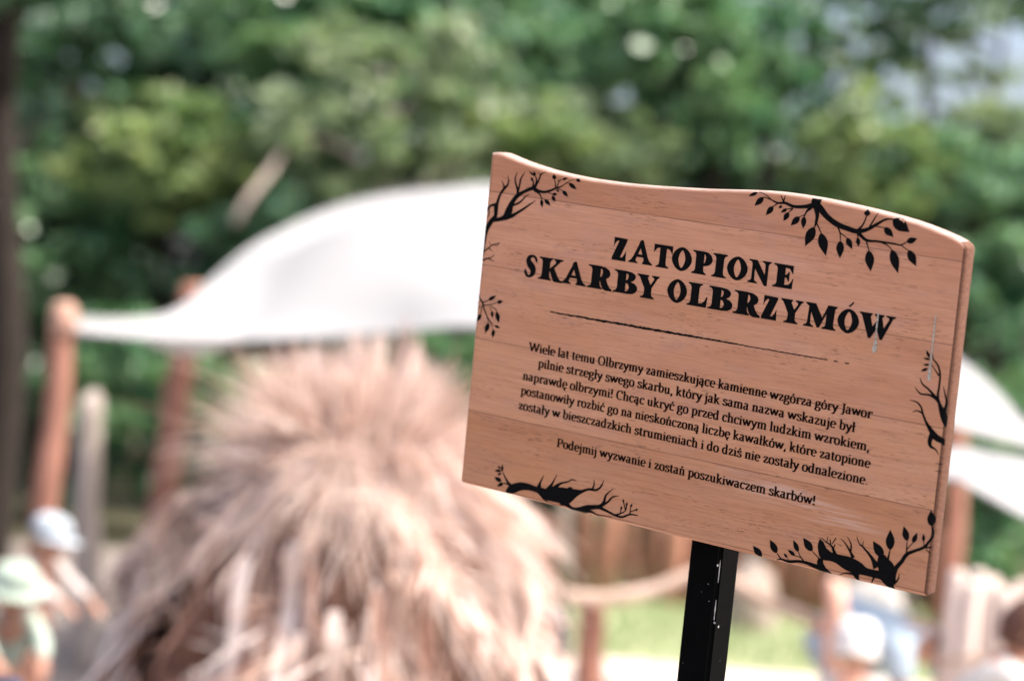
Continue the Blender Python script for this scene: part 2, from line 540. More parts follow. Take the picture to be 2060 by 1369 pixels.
A1 = ([[(130, 800, 5), (140, 740, 20), (152, 650, 28), (165, 590, 32), (200, 530, 32), (232, 500, 28)],
       [(140, 745, 12), (178, 716, 8), (215, 690, 6), (262, 680, 3)], [(200, 698, 5), (185, 670, 3)], [(215, 692, 5), (238, 696, 4), (256, 684, 3)],
       [(178, 716, 7), (195, 724, 5), (208, 736, 3)], [(140, 798, 14), (178, 784, 8), (204, 778, 5), (220, 758, 3)], [(178, 785, 7), (200, 797, 5), (222, 804, 3)]], [])
branch(A1, 3.4225, 930, 290, label='black trunk and twigs down the left edge')
A2 = ([[(235, 1095, 90), (265, 1050, 66), (285, 1000, 55), (290, 900, 66), (310, 820, 46), (350, 700, 36), (410, 610, 40), (470, 540, 28), (480, 470, 16), (465, 400, 6)],
       [(412, 600, 26), (402, 530, 16), (370, 485, 6)], [(295, 850, 60), (220, 860, 34), (170, 900, 34), (128, 950, 28)],
       [(185, 900, 14), (182, 990, 16), (150, 1060, 5)],
       [(240, 1085, 60), (340, 1072, 60), (430, 1035, 84), (480, 960, 110), (515, 860, 80), (560, 780, 66), (620, 710, 64), (720, 650, 48), (850, 600, 56), (940, 640, 44), (1040, 655, 40), (1130, 630, 34), (1210, 595, 26), (1290, 570, 18), (1370, 515, 12), (1455, 465, 5)],
       [(420, 1055, 70), (530, 1020, 60), (600, 980, 42), (700, 920, 34), (800, 850, 24), (900, 785, 5)],
       [(530, 862, 30), (620, 832, 32), (690, 780, 24), (750, 715, 16), (805, 690, 5)],
       [(622, 710, 50), (620, 620, 34), (590, 520, 24), (585, 440, 18), (615, 350, 5)], [(625, 650, 30), (650, 550, 26), (672, 450, 22), (735, 350, 5)],
       [(850, 600, 36), (862, 520, 22), (850, 460, 14)], [(868, 595, 30), (905, 510, 24), (905, 440, 18), (880, 405, 12)],
       [(880, 595, 30), (940, 480, 26), (978, 390, 20), (1050, 350, 6)], [(972, 395, 16), (930, 358, 6)], [(975, 390, 12), (985, 360, 5)],
       [(1200, 600, 18), (1196, 520, 14), (1182, 450, 8)], [(1215, 592, 16), (1252, 500, 12), (1278, 450, 6)], [(1247, 510, 12), (1235, 440, 5)],
       [(1252, 492, 10), (1305, 462, 6)], [(1350, 520, 10), (1412, 522, 7)], [(1230, 598, 14), (1312, 636, 8)], [(1090, 665, 14), (1155, 688, 8)],
       [(870, 630, 30), (960, 690, 22), (986, 775, 8)], [(978, 742, 12), (1040, 772, 7)], [(1455, 465, 5), (1520, 460, 5)]],
      [(852, 490, 825, 425, 40), (885, 412, 788, 335, 30), (892, 405, 862, 335, 36), (1186, 465, 1172, 380, 62), (1300, 466, 1388, 440, 36), (1405, 518, 1522, 618, 62),
       (1308, 634, 1392, 730, 58), (1212, 616, 1258, 655, 32), (1150, 690, 1232, 690, 46), (1148, 712, 1198, 808, 52), (985, 768, 996, 895, 50), (1034, 768, 1122, 865, 60), (1515, 455, 1585, 502, 50)])
branch(A2, 7.604, 960, 300, label='black branch with small leaves in the upper left corner')
Bs = ([[(105, 1020, 6), (120, 1060, 10), (140, 1090, 12), (150, 1130, 8), (180, 1200, 7), (216, 1246, 4)], [(140, 1090, 8), (182, 1073, 5)],
       [(150, 1108, 8), (200, 1102, 6), (242, 1087, 4)], [(198, 1112, 6), (232, 1138, 5), (240, 1160, 4)], [(186, 1112, 4), (205, 1152, 3)],
       [(138, 1110, 6), (132, 1140, 5), (128, 1172, 3)], [(172, 1190, 4), (182, 1234, 3)], [(192, 1220, 4), (216, 1278, 3)], [(110, 1080, 10), (102, 1108, 5)], [(122, 1112, 6), (116, 1128, 3)]],
      [(180, 1073, 236, 1041, 24), (240, 1089, 282, 1080, 26), (237, 1153, 252, 1230, 30), (204, 1148, 209, 1197, 20), (130, 1168, 96, 1224, 28), (182, 1230, 158, 1300, 32), (216, 1276, 210, 1331, 24), (222, 1247, 262, 1266, 18)])
branch(Bs, 3.4225, 930, 290, label='small leafy twig on the left edge below the title')
Cs = ([[(672, 205, 80), (668, 255, 74), (705, 290, 56), (760, 355, 46), (840, 415, 46), (930, 452, 42), (1010, 475, 40), (1100, 455, 30), (1180, 410, 24), (1250, 375, 16), (1330, 378, 8)],
       [(655, 258, 50), (570, 270, 30), (480, 268, 26), (410, 240, 22), (350, 240, 16), (290, 210, 10), (230, 190, 7)], [(292, 208, 8), (240, 165, 6), (190, 150, 5)],
       [(402, 238, 14), (375, 175, 5)], [(396, 235, 14), (412, 178, 5)], [(350, 242, 10), (310, 270, 6)], [(475, 285, 10), (425, 291, 7)], [(475, 288, 10), (438, 320, 6)],
       [(625, 278, 30), (590, 310, 16), (572, 345, 9), (570, 358, 6)], [(576, 335, 8), (528, 356, 6)],
       [(668, 265, 50), (677, 340, 32), (668, 400, 22), (654, 442, 7)], [(675, 412, 12), (712, 495, 7)], [(848, 440, 14), (866, 490, 10), (868, 560, 6)], [(866, 486, 10), (926, 532, 6)],
       [(1010, 488, 14), (1014, 532, 6)], [(1005, 470, 34), (1080, 545, 24), (1180, 558, 18), (1300, 575, 16), (1370, 587, 12), (1422, 560, 7)], [(1368, 587, 10), (1437, 636, 6)],
       [(1083, 550, 12), (1106, 638, 7)], [(1195, 562, 10), (1258, 590, 9), (1300, 632, 6)], [(1008, 468, 20), (1055, 420, 14), (1090, 340, 8)], [(1100, 455, 16), (1140, 390, 12), (1182, 318, 4)], [(1148, 428, 10), (1236, 447, 6)]],
      [(1305, 372, 1442, 482, 104), (232, 193, 157, 263, 48), (182, 152, 106, 184, 28), (312, 268, 251, 341, 46), (385, 262, 357, 284, 22), (427, 289, 374, 319, 28), (440, 318, 397, 389, 44), (568, 352, 560, 452, 44), (530, 354, 457, 427, 52),
       (652, 438, 577, 597, 80), (707, 488, 749, 677, 80), (868, 553, 865, 697, 64), (923, 528, 966, 622, 48), (1013, 526, 1019, 602, 36), (1418, 562, 1507, 534, 52), (1434, 630, 1496, 764, 68), (1104, 633, 1120, 807, 76), (1296, 626, 1346, 822, 76), (1090, 348, 1092, 292, 52), (1233, 443, 1309, 522, 58)])
branch(Cs, 4.12, 1480, 350, label='black branch with hanging leaves along the upper right edge')
Ds = ([[(345, 320, 4), (350, 400, 10), (390, 460, 14), (408, 530, 16), (402, 620, 16), (390, 710, 20), (402, 770, 26), (430, 850, 52), (442, 910, 40), (450, 960, 5)],
       [(335, 455, 6), (370, 500, 8), (398, 545, 14)], [(245, 560, 4), (265, 610, 12), (320, 660, 16), (375, 725, 26), (396, 755, 28)], [(204, 636, 4), (250, 690, 13), (320, 700, 16), (378, 732, 24)],
       [(435, 632, 4), (450, 700, 12), (460, 760, 16), (442, 830, 24)], [(163, 742, 4), (220, 758, 11), (255, 800, 14), (268, 850, 16), (295, 920, 20), (330, 980, 36), (372, 1040, 52), (430, 1078, 40), (434, 1108, 18)],
       [(182, 840, 4), (220, 828, 10), (264, 846, 14)], [(348, 1010, 46), (325, 1070, 36), (332, 1115, 24), (370, 1140, 12), (396, 1182, 4)], [(368, 1252, 4), (418, 1263, 7)], [(368, 1314, 4), (414, 1321, 7)]],
      [(324, 400, 296, 335, 22), (330, 415, 268, 400, 18), (325, 455, 268, 457, 18), (310, 486, 250, 508, 24)])
branch(Ds, 4.026, 1790, 620, label='bare forked twigs down the right edge')
Es = ([[(498, 466, 14), (560, 432, 92), (640, 402, 88), (720, 403, 72), (800, 425, 58), (860, 446, 74), (940, 490, 140), (1040, 505, 190), (1120, 500, 180), (1170, 485, 140), (1225, 468, 84), (1290, 452, 36), (1360, 430, 26), (1440, 436, 24), (1490, 400, 18), (1517, 338, 5)],
       [(1395, 432, 22), (1416, 390, 15), (1418, 328, 5)], [(566, 405, 40), (520, 350, 22), (470, 250, 7)], [(545, 382, 20), (480, 366, 10)],
       [(845, 425, 60), (856, 370, 24), (898, 286, 5)], [(940, 440, 60), (985, 370, 22), (1032, 280, 5)], [(990, 440, 70), (1060, 375, 26), (1150, 350, 15), (1190, 330, 13), (1238, 346, 4)],
       [(1170, 470, 90), (1160, 430, 70), (1150, 412, 30)],
       [(1080, 550, 80), (1140, 590, 44), (1190, 630, 36), (1260, 640, 50), (1340, 622, 58), (1420, 614, 46), (1480, 608, 44), (1520, 560, 28), (1542, 490, 18), (1612, 428, 5)], [(1490, 605, 30), (1560, 560, 22), (1610, 510, 16), (1674, 497, 5)],
       [(1220, 640, 36), (1320, 662, 30), (1390, 662, 24), (1450, 700, 13), (1520, 705, 9), (1602, 716, 4)], [(1475, 618, 36), (1560, 660, 24), (1640, 700, 22), (1710, 716, 22), (1790, 690, 18), (1874, 702, 9)],
       [(1640, 696, 20), (1690, 680, 15), (1742, 650, 12), (1756, 580, 14)], [(1690, 676, 10), (1700, 620, 12)], [(1742, 645, 11), (1720, 545, 12)], [(1788, 690, 12), (1796, 620, 9), (1806, 592, 12)], [(1794, 662, 9), (1862, 640, 10)]],
      [(466, 245, 468, 168, 24), (452, 218, 418, 184, 20), (458, 240, 384, 236, 30), (458, 264, 412, 282, 24), (458, 348, 384, 303, 44), (478, 366, 412, 398, 38), (1752, 600, 1760, 562, 22), (1722, 565, 1718, 528, 20), (1700, 640, 1700, 602, 22), (1800, 612, 1810, 580, 24), (1845, 645, 1875, 636, 24)])
branch(Es, 5.15, 920, 900, label='black gnarled trunk lying along the lower left edge')
Fs = ([[(360, 550, 10), (400, 607, 14)], [(345, 619, 5), (400, 608, 18), (470, 632, 30), (560, 628, 28), (640, 640, 30), (730, 675, 46), (800, 702, 62), (850, 728, 40), (890, 748, 8)], [(460, 590, 5), (476, 622, 8)], [(530, 570, 6), (604, 592, 8)],
       [(570, 535, 6), (590, 580, 9), (625, 628, 14)], [(710, 530, 8), (760, 585, 10), (795, 612, 14)],
       [(783, 408, 5), (793, 450, 58), (806, 510, 85), (835, 560, 112), (895, 585, 84), (960, 605, 92), (1050, 645, 132), (1150, 692, 128), (1230, 728, 80), (1320, 752, 78), (1400, 772, 84), (1450, 820, 90), (1480, 872, 70), (1505, 905, 26)],
       [(795, 600, 50), (786, 650, 60), (830, 715, 44)], [(1135, 730, 70), (1148, 790, 44), (1166, 818, 14)], [(968, 766, 6), (1040, 744, 14), (1125, 756, 22)], [(1315, 790, 22), (1290, 845, 9)],
       [(1480, 862, 100), (1470, 790, 124), (1440, 700, 160), (1405, 630, 118), (1395, 570, 66)], [(1345, 690, 80), (1310, 620, 40), (1270, 560, 24), (1210, 490, 17), (1170, 450, 11), (1147, 385, 5)], [(1203, 487, 10), (1212, 425, 5)],
       [(1490, 790, 80), (1530, 700, 50), (1590, 630, 40), (1640, 560, 38), (1720, 525, 30), (1810, 490, 30), (1862, 430, 24), (1895, 370, 20), (1888, 285, 14)], [(1450, 625, 26), (1476, 510, 8)],
       [(1638, 565, 18), (1640, 480, 10), (1645, 425, 7)], [(1640, 512, 12), (1702, 443, 7)], [(1812, 480, 10), (1806, 430, 6)], [(1808, 492, 22), (1882, 492, 12)], [(1828, 510, 12), (1872, 550, 7)], [(1508, 852, 24), (1552, 810, 15), (1568, 748, 4)],
       [(935, 570, 40), (900, 480, 18), (845, 440, 11), (800, 396, 6)], [(850, 442, 9), (862, 388, 7)], [(890, 472, 9), (884, 412, 12)], [(902, 458, 9), (942, 398, 12)], [(918, 502, 9), (932, 462, 13)],
       [(1112, 595, 40), (1085, 540, 22), (1040, 460, 13), (984, 398, 4)], [(1085, 535, 20), (1090, 460, 13), (1053, 385, 4)]],
      [(207, 583, 122, 474, 64), (357, 547, 290, 415, 66), (460, 592, 427, 548, 24), (537, 572, 466, 513, 36), (570, 534, 521, 417, 48), (707, 528, 618, 396, 74), (1405, 590, 1306, 427, 88), (1475, 517, 1478, 316, 88), (1645, 428, 1610, 280, 66), (1700, 447, 1743, 346, 48), (1806, 433, 1806, 354, 32), (1884, 284, 1880, 122, 80)])
branch(Fs, 4.905, 1490, 1000, label='black roots and leafy shoots in the lower right corner')

# ---- brush line under the title
def brush(pts, hw, seed, name, m):
    rg = random.Random(seed)
    pr = Print()
    (x0, y0), (x1, y1) = pts
    a, c = onb(x0, y0), onb(x1, y1)
    n_ = 150
    L, Rr = [], []
    def flush():
        if len(L) > 1: pr.ribbon(L, Rr)
    up = Vector((0, 1))
    for i in range(n_ + 1):
        t = i / n_
        p = a.lerp(c, t)
        w = hw * (0.45 + 0.8 * math.sin(math.pi * min(1, t * 1.5)) ** 0.8 * (1 - 0.6 * t)) * rg.uniform(0.65, 1.15)
        if t < 0.02: w = hw * 0.5
        j = rg.uniform(-0.25, 0.25) * hw
        if t > 0.70 and rg.random() < (t - 0.69) * 0.8:
            flush()
            L, Rr = [], []
            continue
        L.append(p + up * (w + j))
        Rr.append(p - up * (w - j))
    flush()
    return pr.build(name, m)
brush(((1107, 627), (1708, 731)), 0.00145, 5, 'divider_line', M_ink)

# ---- title: drawn capitals with flared serifs (unit square, x 0..1 and y 0..1)
G = {
 'Z': [[[(.07, 1.0), (.90, .98), (.90, .90), (.52, .15), (.64, .14), (.76, .25), (.88, .46), (.90, .0), (0, .0), (0, .10), (.40, .86), (.28, .87), (.15, .76), (.06, .58)]]],
 'A': [[[(.42, .97), (.50, 1.03), (.55, 1.02), (.80, .28), (.88, .13), (1.0, .04), (1.0, .0), (.58, .0), (.58, .04), (.63, .10), (.63, .20), (.61, .28), (.33, .28), (.29, .16), (.30, .08), (.38, .04), (.38, .0), (0, .0), (0, .04), (.10, .12), (.18, .27), (.38, .80)], [(.37, .39), (.56, .39), (.47, .68)]]],
 'T': [[[(0, 1.0), (1, 1.0), (1.0, .64), (.94, .72), (.84, .85), (.67, .87), (.67, .2), (.71, .09), (.84, .04), (.84, 0), (.16, 0), (.16, .04), (.29, .09), (.33, .2), (.33, .87), (.17, .85), (.06, .72), (.0, .64)]]],
 'P': [[[(0, 1), (.50, 1.0), (.74, .97), (.92, .87), (1, .70), (.97, .56), (.86, .45), (.70, .39), (.57, .38), (.57, .2), (.61, .09), (.72, .04), (.72, 0), (0.0, 0), (.0, .04), (.13, .10), (.17, .2), (.17, .82), (.12, .92), (0, .96)], [(.57, .91), (.63, .87), (.67, .76), (.66, .62), (.62, .51), (.57, .47)]]],
 'I': [[[(0, 1), (1, 1), (1, .96), (.84, .91), (.77, .8), (.77, .2), (.84, .09), (1, .04), (1, 0), (0, 0), (0, .04), (.16, .09), (.23, .2), (.23, .8), (.16, .91), (0, .96)]]],
 'N': [[[(0, 1), (.36, 1), (.75, .40), (.75, .82), (.71, .92), (.60, .96), (.60, 1), (1, 1), (1, .96), (.92, .92), (.88, .82), (.88, -.05), (.76, -.05), (.28, .64), (.28, .18), (.32, .09), (.43, .04), (.43, 0), (0, 0), (0, .04), (.12, .09), (.16, .18), (.16, .82), (.12, .92), (0, .96)]]],
 'E': [[[(0, 1), (.97, 1), (.98, .62), (.92, .72), (.80, .86), (.58, .89), (.58, .57), (.68, .59), (.76, .70), (.80, .70), (.80, .32), (.76, .32), (.68, .45), (.58, .47), (.58, .13), (.78, .15), (.92, .28), (.97, .42), (1, .42), (.98, 0), (0, 0), (0, .04), (.14, .09), (.19, .2), (.19, .8), (.14, .91), (0, .96)]]],
 'L': [[[(0, 1), (.72, 1), (.72, .96), (.60, .91), (.56, .8), (.56, .13), (.74, .15), (.88, .28), (.96, .46), (1, .46), (.97, 0), (0, 0), (0, .04), (.12, .09), (.17, .2), (.17, .8), (.12, .91), (0, .96)]]],
 'B': [[[(0, 1), (.5, 1), (.74, .97), (.87, .88), (.90, .77), (.84, .64), (.70, .54), (.88, .48), (.98, .37), (1, .26), (.95, .13), (.82, .03), (.62, 0), (0, 0), (0, .04), (.12, .10), (.16, .2), (.16, .82), (.11, .92), (0, .96)], [(.5, .91), (.58, .88), (.61, .76), (.57, .62), (.5, .57)], [(.5, .48), (.60, .44), (.66, .30), (.63, .16), (.56, .10), (.5, .09)]]],
 'R': [[[(0, 1), (.46, 1.0), (.68, .97), (.84, .87), (.90, .72), (.86, .58), (.74, .47), (.80, .30), (.90, .12), (1.0, .04), (1.0, -.02), (.76, -.03), (.64, .03), (.56, .20), (.50, .40), (.50, .2), (.54, .09), (.62, .04), (.58, 0), (0.0, 0), (.0, .04), (.12, .10), (.16, .2), (.16, .82), (.11, .92), (0, .96)], [(.50, .91), (.57, .87), (.60, .74), (.57, .58), (.50, .50)]]],
 'Y': [[[(0, 1), (.52, 1), (.52, .96), (.46, .89), (.62, .58), (.78, .84), (.76, .91), (.66, .96), (.66, 1), (1, 1), (1, .96), (.92, .91), (.68, .46), (.68, .2), (.72, .09), (.83, .04), (.83, 0), (.20, 0), (.20, .04), (.32, .09), (.36, .2), (.36, .42), (.10, .90), (0, .96)]]],
 'M': [[[(.03, 1), (.33, 1), (.56, .44), (.71, 1), (.99, 1), (.99, .96), (.93, .88), (.91, .2), (.94, .08), (1, .04), (1, 0), (.57, 0), (.57, .04), (.66, .1), (.68, .2), (.68, .64), (.49, .02), (.42, .02), (.20, .64), (.20, .16), (.24, .08), (.31, .04), (.31, 0), (0, 0), (0, .04), (.08, .09), (.11, .18), (.13, .86), (.03, .96)]]],
 'W': [[[(0, 1), (.36, 1), (.36, .96), (.31, .87), (.39, .44), (.50, .76), (.47, .89), (.42, .96), (.42, 1), (.68, 1), (.68, .96), (.63, .87), (.70, .44), (.83, .83), (.82, .91), (.74, .96), (.74, 1), (1, 1), (1, .96), (.93, .90), (.68, -.05), (.62, -.05), (.51, .40), (.36, -.05), (.30, -.05), (.07, .89), (0, .96)]]],
 'K': [[[(0, 1), (.58, 1), (.58, .96), (.50, .91), (.46, .8), (.46, .52), (.70, .80), (.70, .90), (.62, .96), (.62, 1), (1, 1), (1, .96), (.90, .91), (.64, .58), (.86, .14), (.93, .07), (1.03, .03), (1.03, -.03), (.70, -.03), (.62, .03), (.48, .42), (.46, .40), (.46, .2), (.50, .09), (.56, .04), (.56, 0), (0, 0), (0, .04), (.11, .09), (.15, .2), (.15, .8), (.11, .91), (0, .96)]]],
}
def sup(cx, cy, rx, ry, p, n_=28):
    return [(cx + rx * math.copysign(abs(math.cos(a)) ** (2 / p), math.cos(a)), cy + ry * math.copysign(abs(math.sin(a)) ** (2 / p), math.sin(a))) for a in (2 * math.pi * i / n_ for i in range(n_))]
G['O'] = [[sup(.5, .5, .5, .53, 1.75), sup(.5, .5, .18, .41, 1.55)]]
def c1(x, y): return (1040 + x / 4.905, 460 + y / 4.905)
def c2(x, y): return (1420 + x / 4.905, 500 + y / 4.905)
# letter, left extreme, right extreme, two base points, top point
T1 = [('Z', c1(935, 300), c1(1090, 270), c1(935, 303), c1(1080, 322), c1(1040, 92)), ('A', c1(1100, 325), c1(1332, 362), c1(1100, 325), c1(1330, 362), c1(1215, 115)),
      ('T', c1(1357, 200), c1(1537, 235), c1(1355, 372), c1(1490, 390), c1(1450, 162)), ('O', c1(1530, 295), c1(1727, 305), c1(1610, 408), c1(1630, 410), c1(1635, 190)),
      ('P', c1(1720, 435), c1(1932, 310), c1(1720, 436), c1(1855, 452), c1(1800, 218)), ('I', c2(55, 270), c2(194, 292), c2(55, 270), c2(190, 292), c2(150, 54)),
      ('O', c2(210, 195), c2(413, 205), c2(290, 303), c2(310, 306), c2(322, 86)), ('N', c2(410, 325), c2(640, 240), c2(410, 326), c2(500, 342), c2(540, 118)),
      ('E', c2(655, 370), c2(868, 240), c2(655, 370), c2(850, 398), c2(780, 158))]
T2 = [('S', c1(75, 430), c1(205, 320), c1(100, 470), c1(150, 478), c1(150, 260)), ('K', c1(205, 490), c1(440, 525), c1(205, 490), c1(330, 510), c1(300, 285)),
      ('A', c1(440, 525), c1(677, 570), c1(440, 526), c1(675, 572), c1(565, 328)), ('R', c1(690, 570), c1(932, 612), c1(690, 572), c1(820, 594), c1(790, 362)),
      ('B', c1(945, 615), c1(1187, 590), c1(945, 616), c1(1080, 640), c1(1040, 410)), ('Y', c1(1185, 540), c1(1400, 560), c1(1210, 675), c1(1345, 692), c1(1300, 458)),
      ('O', c1(1485, 610), c1(1678, 625), c1(1570, 722), c1(1590, 726), c1(1590, 505)), ('L', c1(1675, 745), c1(1875, 720), c1(1675, 745), c1(1870, 780), c1(1765, 535)),
      ('B', c2(15, 585), c2(264, 545), c2(15, 586), c2(150, 608), c2(100, 375)), ('R', c2(265, 630), c2(530, 680), c2(265, 630), c2(400, 655), c2(370, 420)),
      ('Z', c2(545, 685), c2(712, 660), c2(545, 686), c2(700, 708), c2(655, 470)), ('Y', c2(735, 590), c2(955, 620), c2(755, 720), c2(900, 745), c2(860, 506)),
      ('M', c2(960, 755), c2(1290, 700), c2(960, 756), c2(1280, 810), c2(1145, 550)), ('O', c2(1300, 705), c2(1513, 720), c2(1390, 826), c2(1410, 828), c2(1420, 602)),
      ('W', c2(1512, 700), c2(1870, 745), c2(1610, 868), c2(1750, 890), c2(1700, 648))]
def bolder(lp, outer, d=0.0002):
    ccw = sum(a.x * c.y - c.x * a.y for a, c in zip(lp, lp[1:] + lp[:1])) > 0
    return offset_loop(lp, (-d if outer else d) if ccw else (d if outer else -d))
def title(items, name, accent=None):
    pr = Print()
    for ch, l, r, b0, b1, tp in items:
        u0, u1 = onb(*l).x, onb(*r).x
        vb = (onb(*b0).y + onb(*b1).y) / 2
        vt = onb(*tp).y
        mp = lambda x, y: Vector((u0 + (u1 - u0) * x, vb + (vt - vb) * y))
        if ch == 'S':
            c = catmull([(.93, .70, .02), (.90, .80, .12), (.78, .92, .11), (.55, .965, .09), (.34, .90, .18), (.25, .76, .28), (.36, .60, .33), (.58, .46, .35), (.70, .30, .32), (.62, .13, .22), (.42, .03, .09), (.22, .06, .12), (.08, .20, .15), (.03, .34, .02)], 5)
            L, Rr = [], []
            for i, (x, y, w) in enumerate(c):
                a, d = c[max(i - 1, 0)], c[min(i + 1, len(c) - 1)]
                tx, ty = d[0] - a[0], (d[1] - a[1]) * 1.6
                l_ = math.hypot(tx, ty)
                w = w * 1.3 + .03
                L.append(mp(x - ty / l_ * w / 2, y + tx / l_ * w / 2.6))
                Rr.append(mp(x + ty / l_ * w / 2, y - tx / l_ * w / 2.6))
            pr.ribbon(L, Rr)
            continue
        for loops in G[ch]:
            pr.poly([bolder([mp(x, y) for x, y in lp], k_ == 0) for k_, lp in enumerate(loops)])
    if accent: pr.poly([[onb(*p) for p in accent]])
    return pr.build(name, M_ink)
title(T1, 'title_lettering')
title(T2, 'title_lettering', [c2(1408, 568), c2(1424, 575), c2(1462, 545), c2(1464, 520)])

# ---- body text: a broad pen serif alphabet (baseline 0, x height 10)
def st(*p): return ('L', p)
def sm(*p): return ('S', p)
def sf(x, y, w=3.6): return ('H', (x, y, w))
bowl_o = sm((4.6, 10), (2.2, 8.8), (1.4, 5), (2.2, 1.2), (4.6, 0), (7.0, 1.2), (7.8, 5), (7.0, 8.8), (4.6, 10))
_a = [sm((1.7, 8.3), (3.0, 9.7), (4.8, 9.8), (6.0, 8.6), (6.1, 6.6), (6.1, 2.0), (6.6, .5), (8.0, .7)), sm((6.1, 6.0), (3.4, 5.3), (1.6, 3.9), (1.5, 1.9), (2.9, .3), (4.6, .8), (6.1, 2.4))]
_e = [sm((1.8, 5.4), (7.4, 5.6), (7.0, 8.6), (4.7, 10), (2.4, 8.8), (1.5, 5), (2.3, 1.3), (4.8, .1), (7.4, 1.4))]
_c = [sm((7.0, 7.6), (6.6, 9.4), (4.6, 10), (2.4, 8.8), (1.5, 5), (2.3, 1.3), (4.6, .1), (7.2, 1.5))]
_s = [sm((6.2, 7.6), (5.9, 9.3), (4.0, 10), (2.0, 9.0), (2.0, 7.0), (4.2, 5.4), (6.3, 3.8), (6.2, 1.2), (4.0, 0), (1.8, .7), (1.4, 2.5))]
_n = [st((2.6, 9.6), (2.6, .4)), sm((2.6, 7.6), (4.4, 9.6), (6.4, 9.6), (7.4, 7.8), (7.4, .4)), sf(2.7, .4), sf(7.5, .4), sf(1.7, 9.5, 2)]
_o = [bowl_o]
acute = [st((3.6, 11.8), (6.0, 14.4))]
ogon = [sm((6.6, .4), (5.4, -1.4), (5.6, -3.0), (7.4, -3.2))]
_l = [st((2.4, 15.2), (2.4, .4)), sf(2.5, .4, 3.8), sf(1.5, 15.1, 2)]
